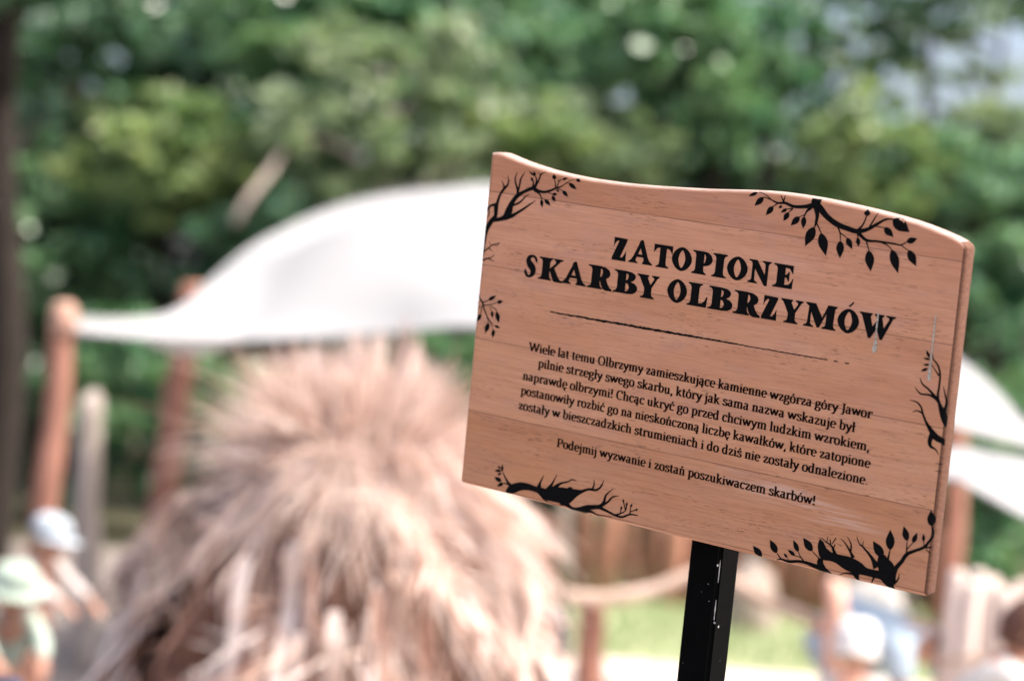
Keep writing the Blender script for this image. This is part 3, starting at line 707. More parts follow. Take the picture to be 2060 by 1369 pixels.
FONT = {
 'a': (8.8, _a), 'ą': (8.8, _a + ogon), 'e': (8.7, _e), 'ę': (8.7, _e + [sm((5.4, .2), (4.4, -1.4), (4.7, -3.0), (6.4, -3.2))]), 'c': (8.1, _c), 'ć': (8.1, _c + acute), 's': (7.6, _s), 'ś': (7.6, _s + [st((3.2, 11.8), (5.6, 14.4))]),
 'n': (9.9, _n), 'ń': (9.9, _n + acute), 'o': (9.2, _o), 'ó': (9.2, _o + acute), 'l': (4.8, _l), 'ł': (5.0, _l + [st((0.6, 6.6), (4.6, 9.6))]),
 'i': (5.0, [st((2.5, 9.6), (2.5, .4)), sf(2.6, .4, 3.8), sf(1.6, 9.5, 2), st((2.5, 13.8), (2.5, 12.2))]),
 'j': (4.8, [sm((2.7, 9.6), (2.7, 2), (2.6, -2.4), (1.4, -4), (-.4, -4.2)), sf(1.7, 9.5, 2), st((2.7, 13.8), (2.7, 12.2))]),
 't': (6.0, [sm((2.6, 12.6), (2.6, 6), (2.7, 1.6), (3.8, .2), (5.6, .9)), st((.6, 9.6), (5.4, 9.6))]),
 'm': (15.0, [st((2.6, 9.6), (2.6, .4)), sm((2.6, 7.6), (4.4, 9.6), (6.2, 9.6), (7.4, 7.8), (7.4, .4)), sm((7.4, 7.6), (9.2, 9.6), (11.2, 9.6), (12.4, 7.8), (12.4, .4)), sf(2.7, .4), sf(7.5, .4, 3.2), sf(12.5, .4), sf(1.7, 9.5, 2)]),
 'u': (9.9, [sm((2.4, 9.6), (2.4, 2.6), (3.4, .5), (5.2, .4), (7.2, 2.4)), st((7.2, 9.6), (7.2, .4)), sf(1.5, 9.5, 2), sf(6.3, 9.5, 2), sf(7.9, .4, 2.2)]),
 'b': (9.6, [st((2.4, 15.2), (2.4, .6)), sf(1.4, 15.1, 2), sm((2.4, 7.8), (4.4, 9.8), (6.8, 9.4), (8.0, 7.4), (8.0, 4), (6.8, 1), (4.4, .1), (2.4, .9))]),
 'd': (9.8, [st((7.0, 15.2), (7.0, .4)), sf(6.0, 15.1, 2), sf(7.7, .4, 2.4), sm((7.0, 8.6), (5.2, 9.9), (2.8, 9.2), (1.5, 6.8), (1.6, 3), (2.8, .6), (4.6, .2), (7.0, 2.4))]),
 'p': (9.8, [st((2.6, 9.6), (2.6, -4.2)), sf(1.6, 9.5, 2), sf(2.7, -4.2, 4), sm((2.6, 7.8), (4.6, 9.8), (7.0, 9.4), (8.2, 7.2), (8.2, 3.6), (6.8, .8), (4.6, .1), (2.6, 1.2))]),
 'g': (9.0, [sm((4.3, 9.9), (2.3, 8.8), (1.8, 6.8), (2.6, 4.8), (4.3, 4.0), (6.2, 4.8), (6.9, 6.8), (6.2, 8.9), (4.3, 9.9)), sm((6.0, 9.0), (7.4, 9.9), (8.6, 9.6)), sm((2.8, 4.6), (1.8, 3.0), (2.4, 1.6), (5.4, 1.1), (7.6, .2), (7.8, -2.2), (6.0, -4), (3.4, -4.2), (1.4, -3), (1.4, -1), (3.0, 1.2))]),
 'r': (7.2, [st((2.6, 9.6), (2.6, .4)), sf(2.8, .4, 4), sf(1.7, 9.5, 2), sm((2.6, 7.0), (4.0, 9.2), (5.6, 9.8), (6.9, 9.2), (6.7, 7.8))]),
 'z': (8.0, [st((1.3, 7.6), (1.6, 9.5), (6.9, 9.5)), st((6.7, 9.3), (1.5, .6)), st((1.3, .5), (6.8, .5), (7.2, 2.6))]),
 'y': (8.8, [st((1.2, 9.6), (4.8, .8)), sm((7.8, 9.6), (4.8, .8), (3.2, -3), (1.6, -4.2), (.2, -3.6)), sf(1.4, 9.5, 3.2), sf(7.6, 9.5, 2.8)]),
 'w': (13.4, [st((1.2, 9.6), (4.0, .6)), st((4.0, .6), (6.8, 9.4)), st((6.8, 9.4), (9.4, .6)), st((9.4, .6), (12.2, 9.6)), sf(1.5, 9.5, 3.2), sf(6.6, 9.5, 2.2), sf(12.1, 9.5, 2.8)]),
 'h': (10.0, [st((2.4, 15.2), (2.4, .4)), sm((2.4, 7.6), (4.2, 9.6), (6.2, 9.6), (7.4, 7.8), (7.4, .4)), sf(2.5, .4), sf(7.5, .4), sf(1.4, 15.1, 2)]),
 'k': (9.6, [st((2.4, 15.2), (2.4, .4)), sf(2.5, .4), sf(1.4, 15.1, 2), st((2.4, 4.0), (7.2, 9.2)), st((4.0, 5.8), (8.0, .6)), sf(7.2, 9.5, 3.0), sf(8.0, .4, 3.0)]),
 'W': (18.0, [st((1.4, 14.2), (5.0, .6)), st((5.0, .6), (9.0, 14)), st((9.0, 14), (12.6, .6)), st((12.6, .6), (16.4, 14.2)), sf(1.6, 14.2, 4), sf(8.8, 14.2, 3), sf(16.2, 14.2, 3.6)]),
 'O': (13.0, [sm((6.4, 14.6), (3.0, 12.8), (1.6, 7.3), (3.0, 1.6), (6.4, 0), (9.8, 1.6), (11.2, 7.3), (9.8, 12.8), (6.4, 14.6))]),
 'C': (11.4, [sm((9.8, 10.6), (9.4, 13.6), (6.6, 14.6), (3.2, 12.8), (1.7, 7.3), (3.2, 1.6), (6.6, 0), (9.8, 1.6))]),
 'P': (10.6, [st((2.8, 14.2), (2.8, .4)), sf(2.9, .4, 4.4), sf(2.0, 14.2, 2.6), sm((2.8, 14.1), (6.6, 14.1), (9.2, 12.4), (9.2, 9.2), (7.0, 7.0), (2.8, 6.6))]),
 'J': (6.4, [sm((4.0, 14.2), (4.0, 4), (3.8, 0), (2.4, -2.0), (.2, -2.4)), sf(3.8, 14.2, 4.4)]),
 '.': (4.2, [st((2.1, 1.6), (2.1, .2))]), ',': (4.2, [sm((2.2, 1.6), (2.4, .2), (2.0, -1.6), (1.0, -2.8))]),
 '!': (4.8, [st((2.4, 14.8), (2.4, 5.4)), st((2.4, 2.3), (2.4, -.1))]), ' ': (4.4, []),
}
NIB_A, NIB_B = 1.45, 0.74
def text_line(txt, p0, p1, hx, name='text_lettering'):
    """set txt so that it runs from pixel p0 to pixel p1 on the board; hx = height of the small letters (m)"""
    a, c = onb(*p0), onb(*p1)
    W = sum(FONT[ch][0] for ch in txt) - 1.6
    sx, sy = (c.x - a.x) / W, hx / 10.0
    pr = Print()
    x = -0.8
    for ch in txt:
        w, strokes = FONT[ch]
        for kind, pts in strokes:
            bx = x
            def mp(q):
                t = (bx + q[0]) / W
                return Vector((a.x + (bx + q[0]) * sx, a.y + (c.y - a.y) * t + q[1] * sy))
            if kind == 'H':
                cx, cy, ww = pts
                ww *= 1.22
                q = [(cx - ww / 2, cy - .62), (cx + ww / 2, cy - .62), (cx + ww / 2, cy + .62), (cx - ww / 2, cy + .62)]
                pr.ribbon([mp(q[0]), mp(q[1])], [mp(q[3]), mp(q[2])])
                continue
            pl = catmull([(float(u_), float(v_)) for u_, v_ in pts], 4) if kind == 'S' else [(float(u_), float(v_)) for u_, v_ in pts]
            L, Rr = [], []
            for i, (u_, v_) in enumerate(pl):
                q0, q1 = pl[max(i - 1, 0)], pl[min(i + 1, len(pl) - 1)]
                tx, ty = q1[0] - q0[0], q1[1] - q0[1]
                l_ = math.hypot(tx, ty) or 1
                nx, ny = -ty / l_, tx / l_
                h = math.sqrt((NIB_A * nx) ** 2 + (NIB_B * ny) ** 2)
                L.append(mp((u_ + nx * h, v_ + ny * h)))
                Rr.append(mp((u_ - nx * h, v_ - ny * h)))
            pr.ribbon(L, Rr)
        x += w
    return pr.build(name, M_brown_ink)
XH = 0.0075
text_line('Wiele lat temu Olbrzymy zamieszkujące kamienne wzgórza góry Jawor', (1065, 705.5), (1752.7, 841), XH)
text_line('pilnie strzegły swego skarbu, który jak sama nazwa wskazuje był', (1083, 738), (1719, 868.5), XH)
text_line('naprawdę olbrzymi! Chcąc ukryć go przed chciwym ludzkim wzrokiem,', (1052, 763), (1748, 907), XH)
text_line('postanowiły rozbić go na nieskończoną liczbę kawałków, które zatopione', (1048, 792.5), (1749.4, 940.5), XH)
text_line('zostały w bieszczadzkich strumieniach i do dziś nie zostały odnalezione.', (1043.5, 822), (1745, 974.6), XH)
text_line('Podejmij wyzwanie i zostań poszukiwaczem skarbów!', (1120.5, 898), (1639, 1015.3), XH)

# ---- dried white runs on the face
def drip(strokes, sc, ox, oy):
    pr = Print()
    pr.k = 6
    for s in strokes:
        c = catmull(s, 5)
        L, Rr = [], []
        for x, y, w in c:
            w *= random.uniform(0.85, 1.1)
            L.append(onb(ox + (x - w / 2) / sc, oy + y / sc))
            Rr.append(onb(ox + (x + w / 2) / sc, oy + y / sc))
        pr.ribbon(L, Rr)
    o = pr.build('dried_dripping', M_drip)
    for v_ in o.data.vertices: v_.co.z += 0.0002
drip([[(1706, 612, 3), (1700, 660, 16), (1692, 730, 18), (1685, 800, 14), (1680, 880, 20), (1672, 950, 40), (1664, 1000, 44), (1668, 1030, 12)]], 4.905, 1420, 500)
drip([[(378, 40, 3), (368, 120, 14), (356, 220, 14), (346, 320, 12), (334, 420, 16), (325, 500, 24), (320, 560, 32), (322, 586, 16)]], 4.026, 1790, 620)

# ------------------------------------------------------------------ wooden poles and white shade sails
M_pole = simple('debarked_reddish_wood', (0.20, 0.092, 0.064), (0.36, 0.18, 0.135), 5, 0.75, (6, 6, 0.8), 0.3)
M_endgrain = simple('pale_end_grain', (0.34, 0.20, 0.15), (0.46, 0.29, 0.23), 30, 0.8)
M_greywood = simple('weathered_grey_wood', (0.25, 0.21, 0.18), (0.42, 0.37, 0.34), 5, 0.85, (6, 6, 0.8), 0.3)
M_palewood = simple('pale_peeled_log', (0.32, 0.23, 0.18), (0.48, 0.37, 0.31), 5, 0.8, (1, 4, 4), 0.3)
def pole(name, top, basepx, Y, r, label, m, cat='pole', group=None, capm=None, seed=1, knots=1.0, reach=None):
    """round pole from its top (pixel) to where its lean meets the ground"""
    t = at(*top, Y)
    q = at(*basepx, reach or Y)
    d = (q - t)
    b_ = t + d * (t.z / -d.z)
    root = empty(name, b_, label, cat, group)
    rg = random.Random(seed)
    path, rad_ = [], []
    n_ = 14
    H = t - b_
    for i in range(n_ + 1):
        f = i / n_
        o = Vector((rg.uniform(-1, 1), rg.uniform(-1, 1), 0)) * r * 0.18 * knots
        path.append(H * f + o)
        rad_.append(r * (1.12 - 0.2 * f) * rg.uniform(0.95, 1.06))
    path[0].z = -0.15
    path.append(H + H.normalized() * r * 0.25)
    rad_.append(rad_[-1] * 0.8)
    v_, f_ = tube_data(path, rad_, 14)
    mesh('shaft', v_, f_, m, root, True)
    if capm:
        rt = rad_[-2]
        v_, f_ = tube_data([H - H.normalized() * r * 1.4, H - H.normalized() * 0.2 * r, H + H.normalized() * r * 0.9, H + H.normalized() * r * 1.25], [rt * 1.03, rt * 1.14, rt * 1.02, rt * 0.5], 14)
        mesh('pole_cap', v_, f_, capm, root, True)
    return root
pole('wooden_pole', (128, 640), (94, 1000), 11.0, 0.062, 'reddish round pole at far left with the sail corner tied to its rounded top', M_pole, group='wooden poles of the shade sails', capm=M_endgrain, seed=3)
pole('wooden_pole', (386, 578), (335, 940), 13.2, 0.078, 'leaning reddish pole behind the white sail, its top just above the sail edge', M_pole, group='wooden poles of the shade sails', seed=4)
pole('wooden_pole', (1922, 852), (1912, 1220), 12.8, 0.062, 'upright reddish pole just right of the wooden sign under the small sail', M_pole, group='wooden poles of the shade sails', seed=5)
pole('weathered_post', (182, 800), (168, 1310), 12.2, 0.066, 'thin grey weathered post standing right of the far left pole', M_greywood, 'post', seed=6)

M_sail, nt, b = new_mat('white_sail_cloth')
wv_ = N(nt, 'ShaderNodeTexNoise')
wv_.inputs['Scale'].default_value = 3
colr = ramp(nt, wv_.outputs['Fac'], [(0.3, (0.26, 0.265, 0.275)), (0.7, (0.31, 0.315, 0.325))])
nt.links.new(colr, b.inputs['Base Color'])
b.inputs['Roughness'].default_value = 0.8
t_ = N(nt, 'ShaderNodeBsdfTranslucent')
t_.inputs['Color'].default_value = (0.82, 0.82, 0.80, 1)
mx = N(nt, 'ShaderNodeMixShader')
mx.inputs[0].default_value = 0.085
nt.links.new(b.outputs[0], mx.inputs[1])
nt.links.new(t_.outputs[0], mx.inputs[2])
nt.links.new(mx.outputs[0], nt.nodes['Material Output'].inputs[0])
def sail(name, low, high, label, sag, wr=0.05, seed=1):
    Lo = [at(*p) for p in low]
    Hi = [at(*p) for p in high]
    Lo = [Vector(p) for p in catmull([tuple(p) for p in Lo], 6)]
    Hi = [Vector(p) for p in catmull([tuple(p) for p in Hi], 6)]
    nu, nv = len(Lo), 22
    rg = random.Random(seed)
    ph = [rg.uniform(0, 6) for _ in range(4)]
    org = Lo[0].copy()
    V, Fc = [], []
    for i in range(nu):
        s = i / (nu - 1)
        for j in range(nv + 1):
            t = j / nv
            p = Lo[i].lerp(Hi[i], t)
            e = math.sin(math.pi * t) * math.sin(math.pi * s)
            p.z -= sag * e
            p.z += wr * e * (math.sin(8 * s + 6 * t + ph[0]) + 0.35 * math.sin(15 * s - 8 * t + ph[1]) + 0.2 * math.sin(26 * s + 9 * t + ph[2]))
            V.append(p - org)
    for i in range(nu - 1):
        for j in range(nv):
            a_ = i * (nv + 1) + j
            Fc.append((a_, a_ + nv + 1, a_ + nv + 2, a_ + 1))
    root = empty(name, org, label, 'shade sail', 'white shade sails')
    mesh('sail_cloth', V, Fc, M_sail, root, True)
    for edge in (Lo, Hi):                       # stitched hem with a cord in it
        v_, f_ = tube_data([p - org for p in edge], 0.009, 6)
        mesh('hem', v_, f_, M_sail, root, True)
    return root
sail('shade_sail', [(152, 668, 11), (300, 680, 11), (420, 684, 11), (520, 683, 11), (640, 678, 11), (800, 668, 10.9), (950, 656, 10.8), (1250, 670, 10.7), (1600, 755, 10.6), (1930, 858, 10.6), (2060, 893, 10.7), (2190, 930, 10.9)],
     [(152, 640, 11.05), (300, 641, 11.3), (375, 612, 11.8), (425, 565, 12.4), (520, 490, 13), (680, 416, 13.5), (850, 384, 13.7), (1100, 378, 13.8), (1550, 480, 13.4), (1940, 733, 12.3), (2060, 850, 11.6), (2190, 926, 10.95)],
     'large white shade sail stretched from the far left pole to behind the sign', 0.05, 0.17)
sail('shade_sail', [(1740, 962, 9.5), (1905, 960, 9.4), (1960, 982, 9.35), (2060, 1037, 9.3), (2300, 1160, 9.2)],
     [(1740, 925, 10.1), (1905, 906, 10.2), (1970, 908, 10.2), (2060, 925, 10.1), (2300, 985, 10.0)],
     'small white shade sail right of the sign, below the large one', 0.03, 0.03, 3)

# ------------------------------------------------------------------ mound of dried reeds
def straw(name, c1_, c2_, tr):
    m, nt, b = new_mat(name)
    col = ramp(nt, noise(nt, coords(nt), 5, 5), [(0.32, c1_), (0.68, c2_)])
    nt.links.new(col, b.inputs['Base Color'])
    b.inputs['Roughness'].default_value = 0.65
    t = N(nt, 'ShaderNodeBsdfTranslucent')
    nt.links.new(col, t.inputs['Color'])
    mx = N(nt, 'ShaderNodeMixShader')
    mx.inputs[0].default_value = tr
    nt.links.new(b.outputs[0], mx.inputs[1])
    nt.links.new(t.outputs[0], mx.inputs[2])
    nt.links.new(mx.outputs[0], nt.nodes['Material Output'].inputs[0])
    return m
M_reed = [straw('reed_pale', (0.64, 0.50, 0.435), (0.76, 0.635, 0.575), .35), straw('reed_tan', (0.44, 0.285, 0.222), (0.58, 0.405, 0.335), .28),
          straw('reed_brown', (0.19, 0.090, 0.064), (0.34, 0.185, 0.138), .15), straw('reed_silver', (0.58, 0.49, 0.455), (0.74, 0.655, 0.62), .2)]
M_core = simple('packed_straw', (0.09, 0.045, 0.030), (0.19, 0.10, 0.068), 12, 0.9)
MY = 8.0
mc = ground_at(728, MY)
mpx = MY / F
ztop = at(610, 875, MY).z
mound = empty('reed_mound', mc, 'tall mound of dried reeds and straw with a bushy tuft on top', 'straw mound')
rg = random.Random(21)
PROF = [(0, .74), (.39, .66), (.58, .625), (.71, .575), (.825, .475), (.94, .345), (1.0, .25), (1.2, .17)]
def prof_r(f):         # radius against height share f (0 at the ground, 1 at the shoulder under the tuft)
    for (f0, r0), (f1, r1) in zip(PROF, PROF[1:]):
        if f <= f1: return r0 + (r1 - r0) * (f - f0) / (f1 - f0)
    return PROF[-1][1]
def lump(an, f):       # the heap is uneven: bulges and hollows
    return 1 + 0.09 * math.sin(3 * an + 6 * f + 1) + 0.08 * math.sin(7 * an - 11 * f) + 0.06 * math.sin(11 * an + 17 * f + 2)
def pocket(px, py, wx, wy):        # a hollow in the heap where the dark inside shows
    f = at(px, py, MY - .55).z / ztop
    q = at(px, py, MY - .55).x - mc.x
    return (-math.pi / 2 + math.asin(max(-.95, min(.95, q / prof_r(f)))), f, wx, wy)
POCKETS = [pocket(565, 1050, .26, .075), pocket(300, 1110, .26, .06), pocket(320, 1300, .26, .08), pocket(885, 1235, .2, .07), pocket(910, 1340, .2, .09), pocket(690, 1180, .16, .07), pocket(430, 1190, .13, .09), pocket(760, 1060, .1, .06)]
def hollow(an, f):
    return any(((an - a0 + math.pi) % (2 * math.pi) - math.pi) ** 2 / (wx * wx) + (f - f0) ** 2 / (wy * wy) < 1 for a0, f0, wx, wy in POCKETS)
def strip(path, w, side, V, Fc, I, mi):
    o = len(V)
    n_ = len(path)
    for i, p in enumerate(path):
        ww = w * (1 - 0.75 * (i / (n_ - 1)) ** 2)
        V.append(p - side * ww / 2)
        V.append(p + side * ww / 2)
    for i in range(n_ - 1):
        Fc.append((o + 2 * i, o + 2 * i + 1, o + 2 * i + 3, o + 2 * i + 2))
        I.append(mi)
# core
cv, cf = [], []
seg, lv = 40, 14
for i in range(lv + 1):
    f = i / lv
    for k_ in range(seg):
        a_ = 2 * math.pi * k_ / seg
        r_ = prof_r(f) * 0.86 * (lump(a_, f) + rg.uniform(-.03, .03))
        cv.append(Vector((math.cos(a_) * r_, math.sin(a_) * r_ * 0.9, f * ztop * 0.99)))
for i in range(lv):
    for k_ in range(seg):
        k2 = (k_ + 1) % seg
        cf.append((i * seg + k_, i * seg + k2, (i + 1) * seg + k2, (i + 1) * seg + k_))
cf.append(tuple(range(lv * seg, (lv + 1) * seg)))
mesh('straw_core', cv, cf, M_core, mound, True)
# hanging layers: reeds lie along the slope, ragged ends standing off
def layer(name, f_hi, f_lo, count, wmin, wmax, weights, lift, spread=0.18, bunch=40, wave=.03):
    """reeds in bunches: each bunch has its own place, slant, lift and leading colour"""
    V, Fc, I = [], [], []
    for _b in range(bunch):
        a0 = rg.uniform(0, 2 * math.pi)
        f0 = rg.uniform(f_lo, f_hi)
        ln = rg.uniform(.16, .42)
        slant = rg.gauss(0, spread)
        lf0 = lift * rg.uniform(-.2, 1.5)
        main = rg.choices((0, 1, 2, 3), weights)[0]
        wid = rg.uniform(.05, .16)
        for _ in range(count // bunch):
            a_ = a0 + rg.gauss(0, wid)
            fa = f0 + ln * .5 + rg.gauss(0, .05)
            fb = max(-.02, f0 - ln * .5 + rg.gauss(0, .09))
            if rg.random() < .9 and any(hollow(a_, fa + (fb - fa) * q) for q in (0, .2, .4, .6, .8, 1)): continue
            da = slant + rg.gauss(0, .16)
            lf = lf0 + lift * rg.uniform(-.3, .5)
            ph, am = rg.uniform(0, 6.28), wave * .3 * rg.uniform(0, 1)
            path = []
            for i in range(7):
                t = i / 6
                f = fa + (fb - fa) * t
                an = a_ + da * t + am * math.sin(ph + 5 * t)
                r_ = prof_r(max(f, 0)) * lump(an, f) + lf * (0.15 + t * t) + rg.uniform(-.008, .008)
                path.append(Vector((math.cos(an) * r_, math.sin(an) * r_ * 0.9, max(0.012, f * ztop))))
            side = Vector((-math.sin(a_), math.cos(a_), 0)) + Vector((math.cos(a_), math.sin(a_), 0)) * rg.uniform(-.9, .9)
            strip(path, rg.uniform(wmin, wmax), side.normalized(), V, Fc, I, main if rg.random() < .72 else rg.choices((0, 1, 2, 3), weights)[0])
    return mesh(name, V, Fc, M_reed, mound, False, I)
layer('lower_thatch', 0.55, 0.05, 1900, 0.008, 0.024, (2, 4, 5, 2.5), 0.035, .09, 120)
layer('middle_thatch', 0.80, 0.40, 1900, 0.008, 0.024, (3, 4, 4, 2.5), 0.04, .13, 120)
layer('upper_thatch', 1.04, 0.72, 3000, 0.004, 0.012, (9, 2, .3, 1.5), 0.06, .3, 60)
V, Fc, I = [], [], []
for _ in range(130):                           # long pale strips of split reed hanging almost straight down
    a_ = rg.uniform(0, 2 * math.pi)
    fa = rg.uniform(.45, .92)
    ln = rg.uniform(.28, .55)
    if any(hollow(a_, fa - ln * q) for q in (.1, .3, .5, .7, .9)): continue
    da, ph, bend = rg.gauss(0, .05), rg.uniform(0, 6.28), rg.uniform(-.05, .05)
    path = []
    for i in range(9):
        t = i / 8
        f = max(0, fa - ln * t)
        an = a_ + da * t + bend * t * t + .012 * math.sin(ph + 6 * t)
        r_ = prof_r(f) * lump(an, f) * (1 - .4 * 0) + .055 + .03 * t + .012 * math.sin(ph + 4 * t)
        path.append(Vector((math.cos(an) * r_, math.sin(an) * r_ * 0.9, max(.012, f * ztop))))
    side = Vector((-math.sin(a_), math.cos(a_), 0)) + Vector((math.cos(a_), math.sin(a_), 0)) * rg.uniform(-.6, .6)
    strip(path, rg.uniform(.022, .048), side.normalized(), V, Fc, I, rg.choices((0, 1, 2, 3), (3, 1.5, .8, 6))[0])
mesh('broad_reed_strips', V, Fc, M_reed, mound, False, I)
# the tuft: stalks fanning up and out of the top, fine and dense
def tuft(name, count, spread, lmin, lmax, r_in, wmin, wmax, weights, droop, zlo, zhi):
    V, Fc, I = [], [], []
    for _ in range(count):
        a_ = rg.uniform(0, 2 * math.pi)
        r0 = r_in * math.sqrt(rg.random())
        tilt = abs(rg.gauss(0, spread)) * (.35 + r0 / r_in)
        L_ = rg.uniform(lmin, lmax)
        p = Vector((math.cos(a_) * r0, math.sin(a_) * r0, ztop - rg.uniform(zlo, zhi)))
        a2 = a_ + rg.gauss(0, .5)
        d = Vector((math.cos(a2) * math.sin(tilt), math.sin(a2) * math.sin(tilt), math.cos(tilt)))
        path = [p + d * L_ * t + Vector((d.x, d.y, -.3)) * (t * t * L_ * droop) for t in (0, .2, .4, .6, .8, 1)]
        side = d.cross(Vector((rg.uniform(-1, 1), rg.uniform(-1, 1), rg.uniform(-1, 1)))).normalized()
        strip(path, rg.uniform(wmin, wmax), side, V, Fc, I, rg.choices((0, 1, 2, 3), weights)[0])
    mesh(name, V, Fc, M_reed, mound, False, I)
V, Fc, I = [], [], []
for _ in range(3600):                          # stiff broken stalks lying every way over the heap
    a_, f = rg.uniform(0, 2 * math.pi), rg.uniform(.12, 1.02)
    if hollow(a_, f): continue
    r_ = prof_r(f) * lump(a_, f) + rg.uniform(.0, .05)
    if hollow(a_, f + .06) or hollow(a_ + .15, f) or hollow(a_ - .15, f): continue
    p = Vector((math.cos(a_) * r_, math.sin(a_) * r_ * .9, f * ztop))
    out = Vector((math.cos(a_), math.sin(a_), .25)).normalized()
    tan = Vector((-math.sin(a_), math.cos(a_), 0))
    an = rg.gauss(-math.pi / 2, .75)
    d = (tan * math.cos(an) + Vector((0, 0, 1)) * math.sin(an) + out * (rg.uniform(-.05, .45) if rg.random() < .7 else rg.uniform(.5, 1.4))).normalized()
    L_ = rg.uniform(.08, .24)
    q = [p + d * L_ * t + out * .008 for t in (0, .5, 1)]
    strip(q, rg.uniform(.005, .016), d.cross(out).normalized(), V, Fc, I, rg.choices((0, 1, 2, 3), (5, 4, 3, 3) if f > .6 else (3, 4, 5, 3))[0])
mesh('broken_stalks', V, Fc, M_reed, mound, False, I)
tuft('top_tuft', 2600, .27, .16, .36, .25, .004, .011, (9, 3, .4, 2), .35, -.02, .12)
V, Fc, I = [], [], []
for _ in range(1000):                          # a sheaf swept out to the right, sunlit on its upper side
    t0 = rg.random()
    p0 = Vector((.12 + .16 * rg.random(), -.05 - .30 * rg.random(), ztop - rg.uniform(-.02, .12)))
    e_ = Vector((.32 + .46 * rg.random() ** 1.6, -.42 + .5 * rg.random(), ztop - rg.uniform(.26, .80)))
    mid_ = p0.lerp(e_, .5) + Vector((.02, -.04, .05 + .06 * rg.random()))
    lo, hi = rg.uniform(0, .45), rg.uniform(.6, 1.05)
    q = []
    for i in range(6):
        t = lo + (hi - lo) * i / 5
        q.append(p0 * (1 - t) ** 2 + mid_ * (2 * t * (1 - t)) + e_ * t * t)
    d = (q[-1] - q[0]).normalized()
    side = d.cross(Vector((rg.uniform(-.5, .5), -1, rg.uniform(0, 1)))).normalized()
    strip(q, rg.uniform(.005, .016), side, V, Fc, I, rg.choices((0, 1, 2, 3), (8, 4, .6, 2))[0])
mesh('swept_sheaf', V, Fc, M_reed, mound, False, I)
tuft('stray_blades', 480, .5, .28, .46, .28, .005, .011, (3, 4, 3, 1), .55, .02, .15)
tuft('loose_straw', 1800, .85, .10, .22, .33, .004, .010, (10, 2, .3, 1.5), .9, -.03, .20)

# ------------------------------------------------------------------ rustic log rail and short posts
def log(name, pts, r, label, m, cat, group=None, seed=1):
    P_ = [at(*p) for p in pts]
    org = Vector((P_[0].x, P_[0].y, P_[0].z))
    root = None
    path = [Vector(p) - org for p in catmull([tuple(p) for p in P_], 5)]
    rg_ = random.Random(seed)
    rad_ = [r * rg_.uniform(0.9, 1.1) * (1 - 0.25 * i / len(path)) for i in range(len(path))]
    v_, f_ = tube_data(path, rad_, 12)
    o = mesh(name, v_, f_, m, None, True)
    o.location = org
    return tag(o, label, cat, group)
log('log_rail', [(980, 1120, 9.9), (1080, 1178, 9.9), (1180, 1204, 9.9), (1300, 1190, 9.95), (1430, 1152, 10), (1540, 1208, 10), (1690, 1265, 10.1)], 0.036, 'crooked pale log rail running from the reed mound behind the black post', M_palewood, 'log rail', 'pale log rails', 8)
log('log_rail', [(1900, 1243, 10.6), (1990, 1205, 10.5), (2120, 1160, 10.4)], 0.040, 'short pale log rail rising to the right edge behind the bundle of stakes', M_palewood, 'log rail', 'pale log rails', 9)
pole('short_post', (1188, 1222), (1190, 1369), 10.0, 0.058, 'short orange brown post right of the reed mound under the log rail', M_pole, 'post', 'short posts of the rail', None, 12)
pole('short_post', (1682, 1175), (1676, 1369), 8.9, 0.042, 'short pinkish post below the lower right corner of the board', simple('pinkish_wood', (0.50, 0.28, 0.21), (0.64, 0.40, 0.32), 5, 0.8, (6, 6, .8)), 'post', 'short posts of the rail', None, 13)

# low palisade beyond the lawn
M_pal = [simple('palisade_brown', (0.12, 0.055, 0.035), (0.24, 0.12, 0.08), 4, 0.85, (5, 5, .6)), simple('palisade_red', (0.27, 0.12, 0.075), (0.40, 0.20, 0.14), 4, 0.85, (5, 5, .6)), simple('palisade_grey', (0.25, 0.19, 0.16), (0.38, 0.31, 0.27), 4, 0.85, (5, 5, .6))]
p0 = ground_at(1000, 18.2)
pal = empty('palisade_fence', p0, 'low fence of upright brown logs beyond the strip of lawn', 'fence')
x = 0.0
rg = random.Random(5)
while x < 3.4:
    r = rg.uniform(0.045, 0.085)
    h = rg.uniform(0.52, 0.80)
    ty = rg.uniform(-.06, .06)
    lean = rg.uniform(-.04, .04)
    v_, f_ = tube_data([Vector((x + r, ty, -0.1)), Vector((x + r + lean * .5, ty, h * .5)), Vector((x + r + lean, ty, h - 0.05)), Vector((x + r + lean, ty, h))], [r * 1.05, r, r * .95, r * .7], 10)
    mesh('log', v_, f_, rg.choices(M_pal, (5, 3, 1.4))[0], pal, True)
    x += 2 * r + rg.choice((0.0, 0.01, 0.02, 0.07))
v_, f_ = tube_data([Vector((-0.05, 0.10, 0.34)), Vector((3.5, 0.10, 0.36))], 0.04, 8)
mesh('cross_rail', v_, f_, M_pal[0], pal, True)

